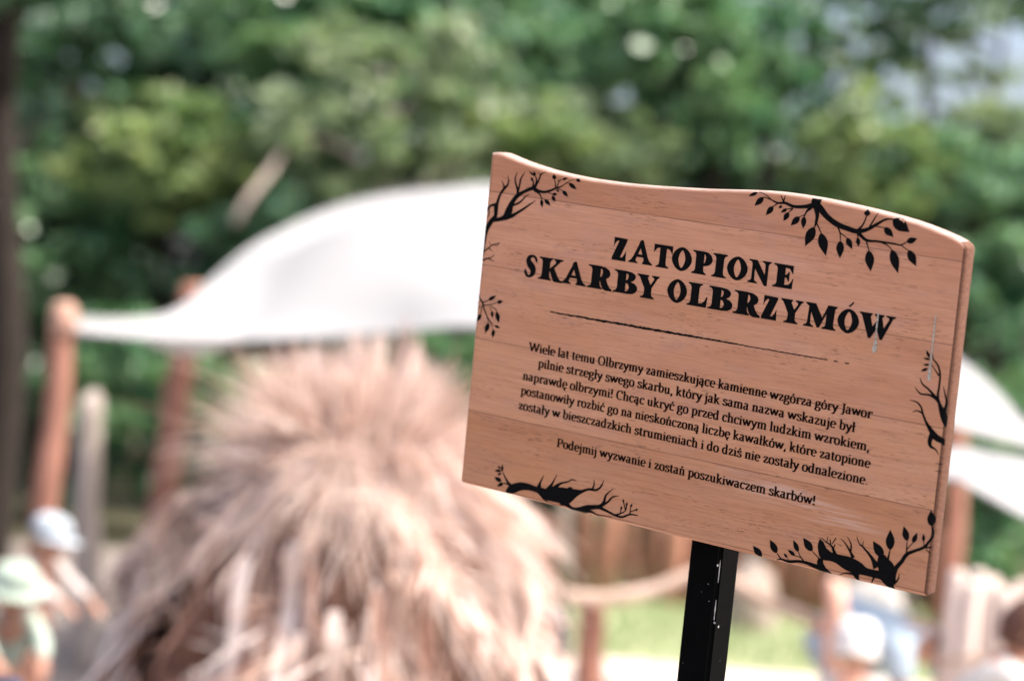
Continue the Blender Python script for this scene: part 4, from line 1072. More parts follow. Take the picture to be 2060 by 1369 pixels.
# stones
def stone(loc, sx, sy, sz, label, c1_, c2_, seed, flat=False):
    bm = bmesh.new()
    bmesh.ops.create_icosphere(bm, subdivisions=3, radius=1)
    rg_ = random.Random(seed)
    ph = [(Vector((rg_.uniform(-1, 1), rg_.uniform(-1, 1), rg_.uniform(-1, 1))).normalized(), rg_.uniform(.55, .95)) for _ in range(14)]
    for v_ in bm.verts:
        co = v_.co.copy()
        for nrm, d in ph:
            q = co.dot(nrm)
            if q > d: co -= nrm * (q - d) * 0.85
        v_.co = Vector((co.x * sx, co.y * sy, max(co.z * sz, -sz * .35)))
    o = from_bm('boulder', bm, simple('stone', c1_, c2_, 9, 0.9, bump=.3), None, True)
    o.location = loc + Vector((0, 0, sz * 0.33))
    return tag(o, label, 'stone', 'stones on the sand')
g_ = ground_at(1800, 15.2)
stone(g_, 0.34, 0.25, 0.42, 'large flat topped grey stone under the right end of the board', (0.28, 0.27, 0.26), (0.42, 0.41, 0.40), 3)
g_ = ground_at(1545, 16.6)
stone(g_, 0.20, 0.2, 0.42, 'pale rounded stone at the far edge of the lawn right of the black post', (0.26, 0.21, 0.18), (0.38, 0.32, 0.28), 4)
g_ = ground_at(1095, 8.9)
stone(g_, 0.14, 0.12, 0.30, 'pale sandy stone at the right foot of the reed mound', (0.52, 0.45, 0.42), (0.66, 0.60, 0.57), 6)

# bag hanging by the mound
M_bag = simple('slate_blue_canvas', (0.10, 0.13, 0.16), (0.20, 0.24, 0.28), 40, 0.8)
M_strap = simple('black_webbing', (0.01, 0.012, 0.016), (0.03, 0.03, 0.035), 60, 0.7)
bq = at(1112, 1275, 9.6)
bag = empty('bag', bq, 'slate blue cloth bag with dark straps hung below the log rail', 'bag')
bm = bmesh.new()
bmesh.ops.create_cube(bm, size=1)
bmesh.ops.subdivide_edges(bm, edges=bm.edges, cuts=4, use_grid_fill=True)
for v_ in bm.verts:
    c = v_.co
    f = 1 - 0.35 * (abs(c.x) * 2) ** 3 - 0.2 * (abs(c.z) * 2) ** 3
    v_.co = Vector((c.x * (0.16 - 0.04 * (c.z + .5)), c.y * 0.10 * f, c.z * 0.20))
from_bm('bag_body', bm, M_bag, bag, True)
for sx in (-1, 1):
    v_, f_ = tube_data([Vector((sx * .05, -.055, -.09)), Vector((sx * .06, -.075, 0)), Vector((sx * .045, -.05, .10)), Vector((sx * .02, 0.03, .19))], 0.010, 6)
    mesh('strap', v_, f_, M_strap, bag, True)

# ------------------------------------------------------------------ people
M_skin = simple('skin', (0.40, 0.21, 0.15), (0.46, 0.25, 0.18), 14, 0.55)
M_dark = simple('eye_dark', (0.015, 0.01, 0.01), (0.03, 0.02, 0.02), 30, 0.4)
def cloth(name, c): return simple(name, tuple(x * .9 for x in c), tuple(min(.85, x * 1.08) for x in c), 25, 0.85)
def skinned(name, nodes, edges, mat, parent, root=0, sub=2, extra=None, mats=None):
    """one continuous surface grown over a skeleton of joints: nodes [(Vector, radius)]"""
    me = bpy.data.meshes.new('sk')
    me.from_pydata([tuple(n_[0]) for n_ in nodes], edges, [])
    o = bpy.data.objects.new('sk', me)
    COL.objects.link(o)
    md = o.modifiers.new('s', 'SKIN')
    md.use_smooth_shade = True
    if not me.skin_vertices:
        bpy.context.view_layer.objects.active = o
    sv = me.skin_vertices[0].data
    for i, n_ in enumerate(nodes):
        r = n_[1]
        sv[i].radius = (r, r) if not isinstance(r, tuple) else r
        sv[i].use_root = i == root
    ss = o.modifiers.new('u', 'SUBSURF')
    ss.levels = ss.render_levels = sub
    dg = bpy.context.evaluated_depsgraph_get()
    ev = bpy.data.meshes.new_from_object(o.evaluated_get(dg))
    bpy.data.objects.remove(o)
    bm = bmesh.new()
    bm.from_mesh(ev)
    for f in bm.faces: f.material_index = 0
    if extra: extra(bm)
    ob = from_bm(name, bm, mats or mat, parent, True)
    bpy.data.meshes.remove(ev)
    return ob
def ball(bm, c, rx, ry, rz, mi=0, rot=None, u=14, v=10):
    r = bmesh.ops.create_uvsphere(bm, u_segments=u, v_segments=v, radius=1)
    M = Matrix.Translation(c) @ (rot.to_4x4() if rot else Matrix()) @ Matrix.Diagonal((rx, ry, rz, 1))
    bmesh.ops.transform(bm, matrix=M, verts=r['verts'])
    for v_ in r['verts']:
        for f in v_.link_faces: f.material_index = mi
    return r['verts']
def person(loc, rz, H, J, label, shirt, shorts, hair=None, hat=None, long_hair=False, face=(0, -1, 0), cap=False, sleeve=0.6, brim=1.55, deep=False, long_sleeve=False):
    """J: joints in units of standing height H, person faces -Y before turning by rz"""
    root = empty('person', loc, label, 'person', None, rz)
    V3 = lambda k: Vector(J[k]) * H
    pel, wai, che, nek, hed = (V3(k) for k in ('pel', 'wai', 'che', 'nek', 'hed'))
    nodes = [(pel, .075 * H), (wai, .066 * H), (che, .078 * H), (nek, .034 * H), (nek.lerp(hed, .45), .034 * H)]
    edges = [(0, 1), (1, 2), (2, 3), (3, 4)]
    def add(p, r, par):
        nodes.append((p, r))
        edges.append((par, len(nodes) - 1))
        return len(nodes) - 1
    fdir = Vector(face).normalized()
    fwd_b = Vector((0, -1, 0))
    for s, k in ((-1, 'L'), (1, 'R')):
        sh, el, wr = V3('sh' + k), V3('el' + k), V3('wr' + k)
        a = add(sh, .038 * H, 2)
        a = add(sh.lerp(el, .5), .031 * H, a)
        a = add(el, .026 * H, a)
        a = add(el.lerp(wr, .5), .023 * H, a)
        a = add(wr, .017 * H, a)
        d = (wr - el).normalized()
        sd_ = d.cross(Vector((0, 0, 1)) if abs(d.z) < .9 else Vector((0, 1, 0))).normalized()
        palm = add(wr + d * .042 * H, (.024 * H, .012 * H), a)
        nrm = d.cross(sd_)
        for q, (ofs, ln) in enumerate(((-.018, .036), (-.006, .043), (.006, .041), (.018, .033))):
            b0 = wr + d * .058 * H + sd_ * ofs * H
            f1 = add(b0, .0066 * H, palm)
            f2 = add(b0 + d * ln * .5 * H + nrm * .006 * H, .0058 * H, f1)
            add(b0 + d * ln * .9 * H + nrm * .020 * H, .0048 * H, f2)
        t1 = add(wr + d * .022 * H + sd_ * -.022 * H, .0075 * H, a)
        add(wr + d * .048 * H + sd_ * -.036 * H + nrm * .008 * H, .006 * H, t1)
        hp, kn, an, to = V3('hip' + k), V3('kn' + k), V3('an' + k), V3('to' + k)
        a = add(hp, .056 * H, 0)
        a = add(hp.lerp(kn, .5), .048 * H, a)
        a = add(kn, .036 * H, a)
        a = add(kn.lerp(an, .4), .035 * H, a)
        a = add(an, .022 * H, a)
        add(to, .018 * H, a)
    hr = .092 * H
    q = Vector((0, -1, 0)).rotation_difference(fdir).to_matrix()
    def head(bm):
        ball(bm, hed, hr * .84, hr * .98, hr * 1.15, 0, q, 20, 14)
        ball(bm, hed + q @ Vector((0, -.22, -.62)) * hr, hr * .56, hr * .62, hr * .5, 0, q)      # jaw
        ball(bm, hed + q @ Vector((0, -.99, -.12)) * hr, hr * .12, hr * .2, hr * .2, 0, q, 8, 6)   # nose
        for s in (-1, 1):
            ball(bm, hed + q @ Vector((s * .86, .02, -.05)) * hr, hr * .1, hr * .2, hr * .26, 0, q, 8, 6)
            ball(bm, hed + q @ Vector((s * .33, -.87, .10)) * hr, hr * .12, hr * .08, hr * .08, 1, q, 8, 6)
        ball(bm, hed + q @ Vector((0, -.82, -.55)) * hr, hr * .26, hr * .08, hr * .06, 2, q, 8, 6)
    M_lip = simple('lips', (0.40, 0.14, 0.12), (0.45, 0.17, 0.14), 30, 0.5)
    skinned('body', nodes, edges, None, root, 0, 2, head, [M_skin, M_dark, M_lip])
    # shirt: torso and sleeves, a little outside the body
    n2 = [(pel.lerp(wai, .15), .086 * H), (wai, .080 * H), (che, .090 * H), (che.lerp(nek, .55), .056 * H)]
    e2 = [(0, 1), (1, 2), (2, 3)]
    for k in 'LR':
        sh, el = V3('sh' + k), V3('el' + k)
        n2.append((sh, .047 * H))
        e2.append((2, len(n2) - 1))
        n2.append((sh.lerp(el, sleeve), .041 * H))
        e2.append((len(n2) - 2, len(n2) - 1))
        if long_sleeve:
            n2.append((el.lerp(V3('wr' + k), .85), .030 * H))
            e2.append((len(n2) - 2, len(n2) - 1))
    skinned('shirt', n2, e2, shirt, root, 1)
    n3 = [(pel.lerp(wai, .25), .083 * H), (pel, .085 * H)]
    e3 = [(0, 1)]
    for k in 'LR':
        hp, kn = V3('hip' + k), V3('kn' + k)
        n3.append((hp, .064 * H))
        e3.append((1, len(n3) - 1))
        n3.append((hp.lerp(kn, .8), .052 * H))
        e3.append((len(n3) - 2, len(n3) - 1))
    skinned('shorts', n3, e3, shorts, root, 1)
    if hair:
        bm = bmesh.new()
        vs = ball(bm, hed, hr * .95, hr * 1.10, hr * 1.24, 0, q, 24, 16)
        for v_ in list(bm.verts):
            l_ = q.transposed() @ (v_.co - hed) / hr
            if l_.y < -.45 and l_.z < .55: v_.co = hed + (v_.co - hed) * .8
            elif l_.z < -.7 and not long_hair: v_.co = hed + (v_.co - hed) * .86
            else: v_.co += (v_.co - hed).normalized() * hr * random.uniform(-.02, .05)
        hd = from_bm('hair', bm, hair, root, True)
        if long_hair:
            V, Fc, I = [], [], []
            for i in range(260):
                an = random.uniform(-.2, math.pi + .2)
                p = hed + q @ Vector((math.cos(an) * .95, math.sin(an) * 1.05, random.uniform(-.1, .9))) * hr
                out = (p - hed)
                out.z = 0
                out.normalize()
                L_ = random.uniform(.14, .21) * H
                strip([p + out * .01 + Vector((0, 0, -L_ * t)) + out * (.018 * math.sin(t * 3) * H * .6) for t in (0, .25, .5, .75, 1)], .012, out.cross(Vector((0, 0, 1))), V, Fc, I, 0)
            mesh('long_strands', V, Fc, hair, hd)
    if hat:
        Vh, Fh = [], []
        prof_ = [(brim, .34 - .35 * (brim - 1.1)), (1.1 + .5 * (brim - 1.1), .38), (1.10, .46), (1.12, .75), (1.02, 1.10), (.72, 1.34), (.3, 1.42), (0.02, 1.43)] if not cap else [(1.06, .30), (1.10, .55), (1.04, .95), (.78, 1.26), (.4, 1.38), (.02, 1.41)]
        if deep: prof_ = [(brim, -.42), (1.10, -.30), (1.12, .1), (1.12, .6), (1.02, 1.06), (.72, 1.32), (.3, 1.42), (0.02, 1.43)]
        sg = 24
        for (rr, zz) in prof_:
            for k_ in range(sg):
                a = 2 * math.pi * k_ / sg
                Vh.append(hed + q @ Vector((math.cos(a) * rr * .95, math.sin(a) * rr * 1.08, zz * (1 + .04 * math.sin(3 * a)))) * hr)
        for i in range(len(prof_) - 1):
            for k_ in range(sg):
                k2 = (k_ + 1) % sg
                Fh.append((i * sg + k_, i * sg + k2, (i + 1) * sg + k2, (i + 1) * sg + k_))
        ht = mesh('cap' if cap else 'sun_hat', Vh, Fh, hat, root, True)
        if cap:
            Vp, Fp = [], []
            for i in range(9):
                a = math.pi + math.pi * i / 8
                for rr, zz in ((1.0, .34), (1.75, .16), (1.72, .10), (1.0, .27)):
                    s_ = 1 if rr < 1.2 else .62 + .38 * math.sin(math.pi * i / 8)
                    Vp.append(hed + q @ Vector((math.cos(a) * rr * s_ * .95, math.sin(a) * rr * 1.08, zz)) * hr)
            for i in range(8):
                for j in range(4):
                    j2 = (j + 1) % 4
                    Fp.append((i * 4 + j, (i + 1) * 4 + j, (i + 1) * 4 + j2, i * 4 + j2))
            mesh('peak', Vp, Fp, hat, ht, True)
    return root
def pose(lean=0, twist=0, armL=None, armR=None, crouch=0, head_fwd=0.0):
    """standing joints bent at the hip by lean (radians, towards -Y); crouch bends the knees"""
    J = {}
    dz = .22 * crouch
    J['pel'] = (0, 0.10 * crouch + .10 * math.sin(lean), .52 - dz)
    def up(t, x=0, y=0):
        a = lean
        return (x, J['pel'][1] - math.sin(a) * t + math.cos(a) * y, J['pel'][2] + math.cos(a) * t + math.sin(a) * y)
    J['wai'], J['che'], J['nek'] = up(.11), up(.24), up(.315)
    hb = lean * (1 - head_fwd)
    n_ = Vector(J['nek'])
    J['hed'] = tuple(n_ + Vector((0, -math.sin(hb) * .10 - .015, math.cos(hb) * .10)))
    for s, k in ((-1, 'L'), (1, 'R')):
        J['sh' + k] = up(.275, s * .115)
        sh = Vector(J['sh' + k])
        a1, a2 = (armL if s < 0 else armR) or ((s * .04, -.02, -.17), (s * .02, -.06, -.14))
        J['el' + k] = tuple(sh + Vector(a1))
        J['wr' + k] = tuple(sh + Vector(a1) + Vector(a2))
        J['hip' + k] = (s * .055, J['pel'][1], J['pel'][2] - .04)
        J['kn' + k] = (s * .07, -.02 - .16 * crouch, .27 + (-.02 * crouch))
        J['an' + k] = (s * .07, .03, .045)
        J['to' + k] = (s * .08, -.09, .02)
    return J
def stand(px, Y, dx=0): 
    g = ground_at(px, Y)
    return g
def place_head(px, py, Y, J, H, rz):
    """ground position so that the head of a figure with joints J is seen at that pixel, at about distance Y"""
    h = Vector(J['hed']) * H
    hz = h.z
    q = at(px, py, Y)
    ro = Matrix.Rotation(rz, 3, 'Z') @ Vector((h.x, h.y, 0))
    return Vector((q.x - ro.x, q.y - ro.y, 0)), q.z - hz
M_fair = simple('fair_hair', (0.30, 0.20, 0.13), (0.45, 0.33, 0.24), 40, .6)
W_ = cloth('white_cotton', (0.46, 0.46, 0.46))
reach = ((-.02, -.13, -.10), (.03, -.13, -.06))
reachR = ((.02, -.13, -.10), (-.03, -.13, -.06))
def put(px, py, Y, rz, J, label, shirt, shorts, H=None, **kw):
    zh = at(px, py, Y).z
    Hh = zh / J['hed'][2] if H is None else H
    loc, _ = place_head(px, py, Y, J, Hh, rz)
    print('person', label[:30], 'H', round(Hh, 2))
    return person(loc, rz, Hh, J, label, shirt, shorts, **kw)
put(28, 1188, 8.6, R(25), pose(R(24), armL=reach, armR=reachR, head_fwd=.6), 'child in pale green sun hat and pale green shirt bending forward at lower left', cloth('pale_green_cotton', (0.38, 0.46, 0.40)), cloth('bright_blue_cotton', (0.03, 0.16, 0.36)), hat=cloth('mint_cotton', (0.33, 0.41, 0.35)), face=(.1, -1, -.35), hair=M_fair, long_sleeve=True, sleeve=1)
put(100, 1085, 10.2, R(60), pose(R(25), armL=reach, armR=reachR, head_fwd=.5), 'child in pale blue white cap and grey shirt behind the one in green', cloth('light_grey_cotton', (0.50, 0.46, 0.45)), cloth('dark_green_cotton', (0.05, 0.08, 0.06)), hat=cloth('ice_blue_cotton', (0.36, 0.41, 0.46)), cap=True, face=(0, -1, -.15), hair=M_fair, long_sleeve=True, sleeve=1)
put(1722, 1306, 8.7, R(170), pose(R(12), armL=reach, armR=reachR, crouch=.25), 'small child in white sun hat and white shirt seen from behind', W_, cloth('pale_pink_cotton', (0.55, 0.40, 0.38)), hat=cloth('bright_white_cotton', (0.58, 0.59, 0.60)), face=(0, -1, -.25), brim=1.08, hair=M_fair, deep=True)
Jb = pose(R(100), armL=((-.02, -.02, -.18), (.02, -.06, -.13)), armR=((.02, -.02, -.18), (-.02, -.06, -.13)), head_fwd=.1)
M_brownhair = simple('brown_hair', (0.045, 0.02, 0.014), (0.10, 0.045, 0.03), 30, .6)
put(1955, 1318, 9.4, R(52), Jb, 'person with brown hair in light blue shirt bending down right of the sign', cloth('light_blue_cotton', (0.36, 0.45, 0.53)), cloth('pale_slate_cotton', (0.26, 0.31, 0.36)), hair=M_brownhair, face=(0, -.5, -.8))
put(2070, 1268, 8.2, R(75), pose(R(38), armL=reach, armR=reachR, head_fwd=.5), 'person with dark brown hair and white shirt at the right edge', W_, cloth('grey_cotton', (0.3, 0.28, 0.27)), hair=M_brownhair, face=(0, -1, -.3))
# bundle of pale stakes behind that person
sb = ground_at(2004, 8.8)
stakes = empty('stake_bundle', sb, 'bundle of thick pale weathered stakes with uneven tops at the right edge', 'stakes')
rg = random.Random(77)
M_stake = simple('bleached_wood', (0.46, 0.38, 0.34), (0.64, 0.56, 0.52), 5, .85, (7, 7, .5), .4)
for ax, ay, tp in ((-.085, 0, 1152), (-.03, -.03, 1172), (.03, .01, 1168), (.085, -.02, 1180), (.14, 0, 1165), (0, .06, 1150), (.06, .07, 1160)):
    hgt = at(2010, tp, 8.8).z
    r = rg.uniform(.028, .036)
    bx, by = rg.uniform(-.012, .012), rg.uniform(-.01, .01)
    v_, f_ = tube_data([Vector((ax, ay, -.1)), Vector((ax + bx, ay + by, hgt * .5)), Vector((ax + bx * .3, ay, hgt - .02)), Vector((ax + bx * .3, ay, hgt))], [r * 1.05, r, r * .97, r * .75], 10)
    mesh('stake', v_, f_, M_stake, stakes, True)
v_, f_ = tube_data([Vector((.027 + .165 * math.cos(a), .02 + .085 * math.sin(a), .72 + .012 * math.sin(3 * a))) for a in [2 * math.pi * i / 24 for i in range(25)]], .012, 6)
mesh('rope_tie', v_, f_, M_palewood, stakes, True)

# ------------------------------------------------------------------ trees
import numpy as np
TONES = {
 'dark': leafy('leaf_dark_green', (0.028, 0.082, 0.042), (0.100, 0.185, 0.105), .3),
 'mid': leafy('leaf_mid_green', (0.060, 0.165, 0.078), (0.235, 0.380, 0.205), .36),
 'sage': leafy('leaf_sage_green', (0.165, 0.245, 0.150), (0.375, 0.445, 0.295), .45),
 'lime': leafy('leaf_yellow_green', (0.135, 0.235, 0.095), (0.385, 0.460, 0.230), .48),
 'teal': leafy('leaf_blue_green', (0.058, 0.165, 0.092), (0.235, 0.380, 0.230), .36),
}
M_bark = simple('dark_bark', (0.010, 0.008, 0.006), (0.030, 0.022, 0.017), 9, .9, (3, 3, .6), .4)
M_bark2 = simple('pale_bark', (0.33, 0.27, 0.23), (0.48, 0.40, 0.36), 7, .85, (3, 3, .6), .3)
def crown_mesh(seed, clumps, per, leaf, squash=0.75, inner=0.35):
    """leaves of a crown in a unit ball: clumps of leaves on the ends of sprays; returns vertices and quads"""
    rs = np.random.RandomState(seed)
    d = rs.normal(size=(clumps, 3))
    d /= np.linalg.norm(d, axis=1)[:, None]
    rad = (inner + (1 - inner) * rs.rand(clumps) ** 0.6)
    c = d * rad[:, None]
    c[:, 2] += 0.1 * np.sin(c[:, 0] * 5 + seed)
    size = rs.uniform(.06, .17, clumps)
    P = np.repeat(c, per, 0) + rs.normal(size=(clumps * per, 3)) * np.repeat(size, per)[:, None] * np.array([.62, .62, .34])
    n_ = len(P)
    ax = rs.normal(size=(n_, 3)) + np.array([0, 0, -.35])
    ax /= np.linalg.norm(ax, axis=1)[:, None]
    up = rs.normal(size=(n_, 3)) + np.array([0, 0, .7])
    sd = np.cross(ax, up)
    sd /= np.linalg.norm(sd, axis=1)[:, None] + 1e-9
    L = (leaf * rs.uniform(.7, 1.3, n_))[:, None]
    V = np.empty((n_, 4, 3))
    V[:, 0] = P - ax * L * .5
    V[:, 1] = P + sd * L * .32
    V[:, 2] = P + ax * L * .5
    V[:, 3] = P - sd * L * .32
    return V.reshape(-1, 3), n_
def crown_obj(name, V, n_, m, parent):
    me = bpy.data.meshes.new(name)
    me.vertices.add(len(V))
    me.vertices.foreach_set('co', V.astype(np.float32).ravel())
    me.loops.add(n_ * 4)
    me.loops.foreach_set('vertex_index', np.arange(n_ * 4, dtype=np.int32))
    me.polygons.add(n_)
    me.polygons.foreach_set('loop_start', np.arange(0, n_ * 4, 4, dtype=np.int32))
    me.update(calc_edges=True)
    me.validate()
    me.materials.append(m)
    o = bpy.data.objects.new(name, me)
    COL.objects.link(o)
    o.parent = parent
    return o
def tree(px, py, Y, rx, rz_, tone, label, seed, name='tree', clumps=110, per=70, leaf=0.13, trunk=True, bark=None, inner=.35, group='trees behind the playground', lift=None):
    """crown centred where (px, py) points at distance Y, half width rx and half height rz_ in metres"""
    c = at(px, py, Y)
    base = Vector((c.x, c.y, 0))
    root = empty(name, base, label, 'tree' if name == 'tree' else 'shrub', group)
    rs = random.Random(seed)
    V, n_ = crown_mesh(seed, clumps, int(per * .62), 1.0, inner=inner)
    # leaf size is in metres: rebuild with the crown's scale so that leaves keep their shape
    rsn = np.random.RandomState(seed)
    P = V.reshape(-1, 4, 3)
    cen = P.mean(1, keepdims=True)
    P = cen * np.array([rx, rx * .9, rz_]) + (P - cen) * leaf * 1.5
    P[:, :, 2] += c.z
    P[:, :, 2] = np.maximum(P[:, :, 2], 0.03)
    crown_obj('crown', P.reshape(-1, 3), n_, TONES[tone], root)
    if trunk:
        parts = []
        top = Vector((rs.uniform(-.2, .2), rs.uniform(-.2, .2), c.z + rz_ * .45))
        r0 = 0.05 + 0.035 * rx
        path = [Vector((0, 0, -.1)), Vector((rs.uniform(-.08, .08), 0, c.z * .35)), Vector((rs.uniform(-.15, .15), 0, c.z * .75)), top]
        parts.append(tube_data([Vector(p) for p in catmull([tuple(p) for p in path], 4)], [r0 * (1.2 - .085 * i) for i in range(13)], 10))
        for i in range(9):
            t = rs.uniform(.3, .95)
            s0 = Vector((top.x * t, top.y * t, top.z * t))
            an = rs.uniform(0, 6.28)
            e_ = s0 + Vector((math.cos(an) * rx * .7, math.sin(an) * rx * .6, rs.uniform(.1, .5) * rz_))
            mid_ = s0.lerp(e_, .5) + Vector((0, 0, -.08 * rx))
            parts.append(tube_data([s0, mid_, e_], [r0 * .45, r0 * .3, r0 * .1], 7))
        v_, f_ = merge(parts)
        mesh('trunk', v_, f_, bark or M_bark, root, True)
    return root
T = tree
# far row: tall dark trees that close the view
T(60, 330, 31, 2.7, 4.2, 'dark', 'tall dark green tree at the far left, darkest of the background', 101, clumps=170, per=75, leaf=.17)
T(420, 250, 33, 2.8, 4.4, 'dark', 'tall dark tree behind the yellow green one on the left', 102, clumps=170, per=75, leaf=.17)
T(860, 200, 34, 2.8, 4.4, 'mid', 'tall mid green tree behind the grey green crown at centre left', 103, clumps=170, per=75, leaf=.17)
T(1160, 190, 32, 2.5, 4.0, 'mid', 'tall mid green tree above the left half of the board', 104, clumps=170, per=75, leaf=.17)
T(1490, 470, 33, 2.2, 2.3, 'dark', 'dark green tree above the right half of the board', 105, clumps=150, per=75, leaf=.17)
T(1950, 640, 32, 2.8, 2.9, 'teal', 'blue green tree behind the right edge of the board', 106, clumps=160, per=75, leaf=.17)
T(-160, 700, 30, 2.2, 3.4, 'dark', 'dark tree half cut by the left edge of the picture', 107, clumps=130, per=75, leaf=.17)
# middle row: separate lit crowns
T(350, 330, 25, 1.25, 0.75, 'lime', 'small yellow green tree left of centre above the white sail', 111, clumps=70, per=60, leaf=.13)
T(770, 230, 24, 1.35, 1.05, 'sage', 'grey green tree with a rounded crown above the white sail', 112, clumps=90, per=70, leaf=.12, bark=M_bark2)
T(180, 130, 26, 1.5, 1.0, 'dark', 'dark green crown in the upper left corner', 113, clumps=80, per=60, leaf=.14)
T(1180, 300, 25, 1.1, 0.55, 'sage', 'low grey green tree directly above the top edge of the board', 114, clumps=60, per=60, leaf=.12)
T(1330, 120, 26, 1.35, 0.95, 'mid', 'leafy mid green tree at the top of the picture right of centre', 115, clumps=85, per=65, leaf=.14)
T(1760, 330, 25, 0.85, 0.7, 'lime', 'yellow green tree above the upper right corner of the board', 116, clumps=60, per=60, leaf=.13)
T(1960, 480, 25, 1.0, 1.2, 'teal', 'blue green tree right of the upper right corner of the board', 117, clumps=80, per=65, leaf=.13)
T(2000, 120, 29, 1.3, 1.3, 'sage', 'thin airy tree against the sky in the upper right corner', 118, clumps=34, per=34, leaf=.12, inner=.5)
T(1560, 40, 30, 1.1, 0.5, 'mid', 'sparse branch crown reaching into the sky at the top right', 119, clumps=26, per=36, leaf=.13, inner=.4)
T(560, 560, 24, 1.2, 0.9, 'teal', 'shaded green tree right behind the highest part of the white sail', 120, clumps=80, per=65, leaf=.13)
T(620, 70, 26, 1.3, .9, 'mid', 'mid green leafy tree at the top of the picture left of centre', 121, clumps=80, per=65, leaf=.14)
T(980, 90, 27, 1.2, .9, 'teal', 'blue green tree at the top of the picture in the middle', 122, clumps=80, per=65, leaf=.14)
T(90, 480, 25, 1.1, .9, 'mid', 'mid green leafy tree above the far left pole', 123, clumps=80, per=65, leaf=.13)
T(1000, 300, 24.5, 1.0, .6, 'lime', 'pale yellow green tree behind the upper left corner of the board', 124, clumps=60, per=60, leaf=.13)
T(1470, 130, 27, .9, .8, 'teal', 'blue green tree left of the sky opening', 125, clumps=70, per=60, leaf=.14)
T(1800, 560, 26, 1.2, 1.0, 'mid', 'mid green tree hidden partly by the upper right of the board', 126, clumps=80, per=65, leaf=.14)
T(1760, 110, 30, 1.0, .6, 'sage', 'very sparse pale crown in the middle of the sky opening', 128, clumps=26, per=30, leaf=.12, inner=.3)
T(1690, 90, 30, .9, .6, 'mid', 'sparse mid green crown at the left rim of the sky opening', 130, clumps=26, per=34, leaf=.12, inner=.3)
T(2040, 330, 26, .9, .8, 'sage', 'pale grey green tree at the right edge under the sky', 127, clumps=60, per=60, leaf=.13)
# shrubs near the ground
for i, (px, py, Y, rx, rz_, tn, lb) in enumerate([
    (40, 880, 21, .9, .85, 'dark', 'dark shrub at the left edge behind the far left pole'),
    (270, 800, 21, .8, .75, 'mid', 'green shrub between the two left poles under the sail'),
    (470, 880, 20.5, .8, .7, 'mid', 'green shrub left of the reed tuft'),
    (900, 800, 21, .7, .75, 'mid', 'green shrub between the reed mound and the board'),
    (1200, 1010, 22.5, 1.0, .8, 'dark', 'dark shrub hidden mostly below the board behind the palisade'),
    (1560, 1010, 22.5, 1.0, .8, 'dark', 'dark shrub behind the palisade right of the black post'),
    (2000, 1010, 20, .8, .95, 'mid', 'green shrub at the right edge under the small sail'),
    (1800, 1060, 21, .7, .7, 'teal', 'blue green shrub behind the lower right corner of the board')]):
    T(px, py, Y, rx, rz_, tn, lb, 140 + i, 'shrub', 70, 60, .12, False, group='shrubs at the edge of the trees')
# undergrowth between the trunks, too dense to count
Vs = []
rs = np.random.RandomState(9)
for k_ in range(26):
    V, n_ = crown_mesh(300 + k_, 60, 40, 1.0)
    P = V.reshape(-1, 4, 3)
    cen = P.mean(1, keepdims=True)
    P = cen * np.array([1.5, 1.0, 1.5]) + (P - cen) * .17
    P += np.array([-13 + k_ * 1.04 + rs.uniform(-.3, .3), 36 + rs.uniform(-2, 2), 1.2])
    P[:, :, 2] = np.maximum(P[:, :, 2], .03)
    Vs.append(P.reshape(-1, 3))
Vs = np.concatenate(Vs)
ug = crown_obj('undergrowth', Vs, len(Vs) // 4, TONES['dark'], None)
tag(ug, kind='stuff')
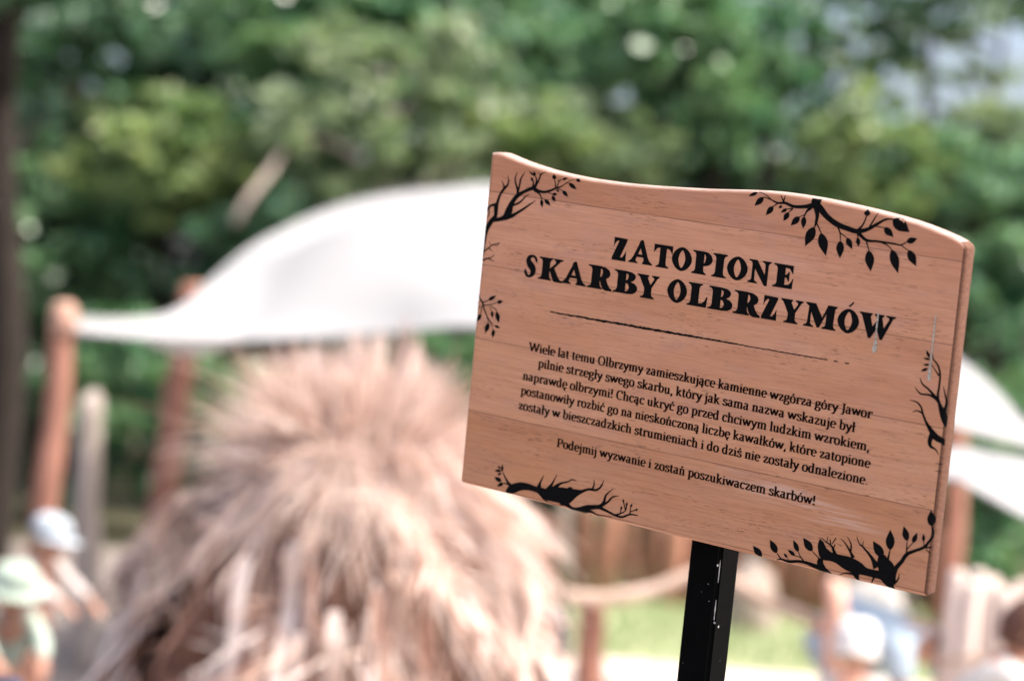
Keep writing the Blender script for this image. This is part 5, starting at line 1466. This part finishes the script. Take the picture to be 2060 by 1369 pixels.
# bare pale branch and dark trunks among the leaves
log('bare_branch', [(470, 450, 23), (500, 400, 23), (540, 350, 23.2), (582, 298, 23.5), (660, 285, 24), (752, 345, 24.05)], 0.040, 'bare pale branch slanting among the leaves above the white sail', M_bark2, 'branch', None, 31)
def bare_trunk(px, Y, r, ptop, label, seed):
    b_ = ground_at(px, Y)
    t = at(ptop[0], ptop[1], Y) - b_
    path = catmull([(0, 0, -.1), (t.x * .3 + r * .5, 0, t.z * .35), (t.x * .6 - r * .4, 0, t.z * .7), tuple(t)], 5)
    parts = [tube_data([Vector(p) for p in path], [r * (1.15 - .03 * i) for i in range(len(path))], 12)]
    rs_ = random.Random(seed)
    for i in range(7):
        f = rs_.uniform(.5, .98)
        s0 = t * f
        an = rs_.uniform(0, 6.28)
        e_ = s0 + Vector((math.cos(an) * .9, math.sin(an) * .7, rs_.uniform(.3, .8)))
        parts.append(tube_data([s0, s0.lerp(e_, .5) + Vector((0, 0, -.05)), e_], [r * .4, r * .25, r * .08], 7))
    root = empty('tree', b_, label, 'tree', 'trees behind the playground')
    v_, f_ = merge(parts)
    mesh('trunk', v_, f_, M_bark, root, True)
    V, n_ = crown_mesh(seed, 60, 60, 1.0)
    P = V.reshape(-1, 4, 3)
    cen = P.mean(1, keepdims=True)
    P = cen * np.array([1.5, 1.4, .8]) + (P - cen) * .14
    P += np.array([t.x, 0, t.z + .5])
    crown_obj('crown', P.reshape(-1, 3), n_, TONES['dark'], root)
bare_trunk(2, 17.5, .15, (22, -60), 'dark trunk standing at the very left edge of the picture', 41)
bare_trunk(840, 27, .10, (800, 20), 'dark trunk showing just above the highest part of the sail', 42)
bare_trunk(1880, 28, .07, (1868, 60), 'slim dark trunk below the bright sky at the upper right', 43)

# grass on the lawn
rs = np.random.RandomState(4)
n_ = 12000
X = rs.uniform(-1.1, 5, n_)
Yg = rs.uniform(14.25, 19.2, n_)
h = rs.uniform(.03, .085, n_)
a = rs.uniform(0, np.pi, n_)
lx, ly = rs.normal(0, .025, n_), rs.normal(0, .025, n_)
w = .006
V = np.empty((n_, 4, 3))
V[:, 0] = np.c_[X - np.cos(a) * w, Yg - np.sin(a) * w, np.full(n_, .004)]
V[:, 1] = np.c_[X + np.cos(a) * w, Yg + np.sin(a) * w, np.full(n_, .004)]
V[:, 2] = np.c_[X + lx + np.cos(a) * w * .3, Yg + ly + np.sin(a) * w * .3, h]
V[:, 3] = np.c_[X + lx - np.cos(a) * w * .3, Yg + ly - np.sin(a) * w * .3, h]
gr = crown_obj('grass', V.reshape(-1, 3), n_, leafy('grass_blade', (0.21, 0.28, 0.14), (0.33, 0.40, 0.24), .4), None)
tag(gr, kind='stuff')
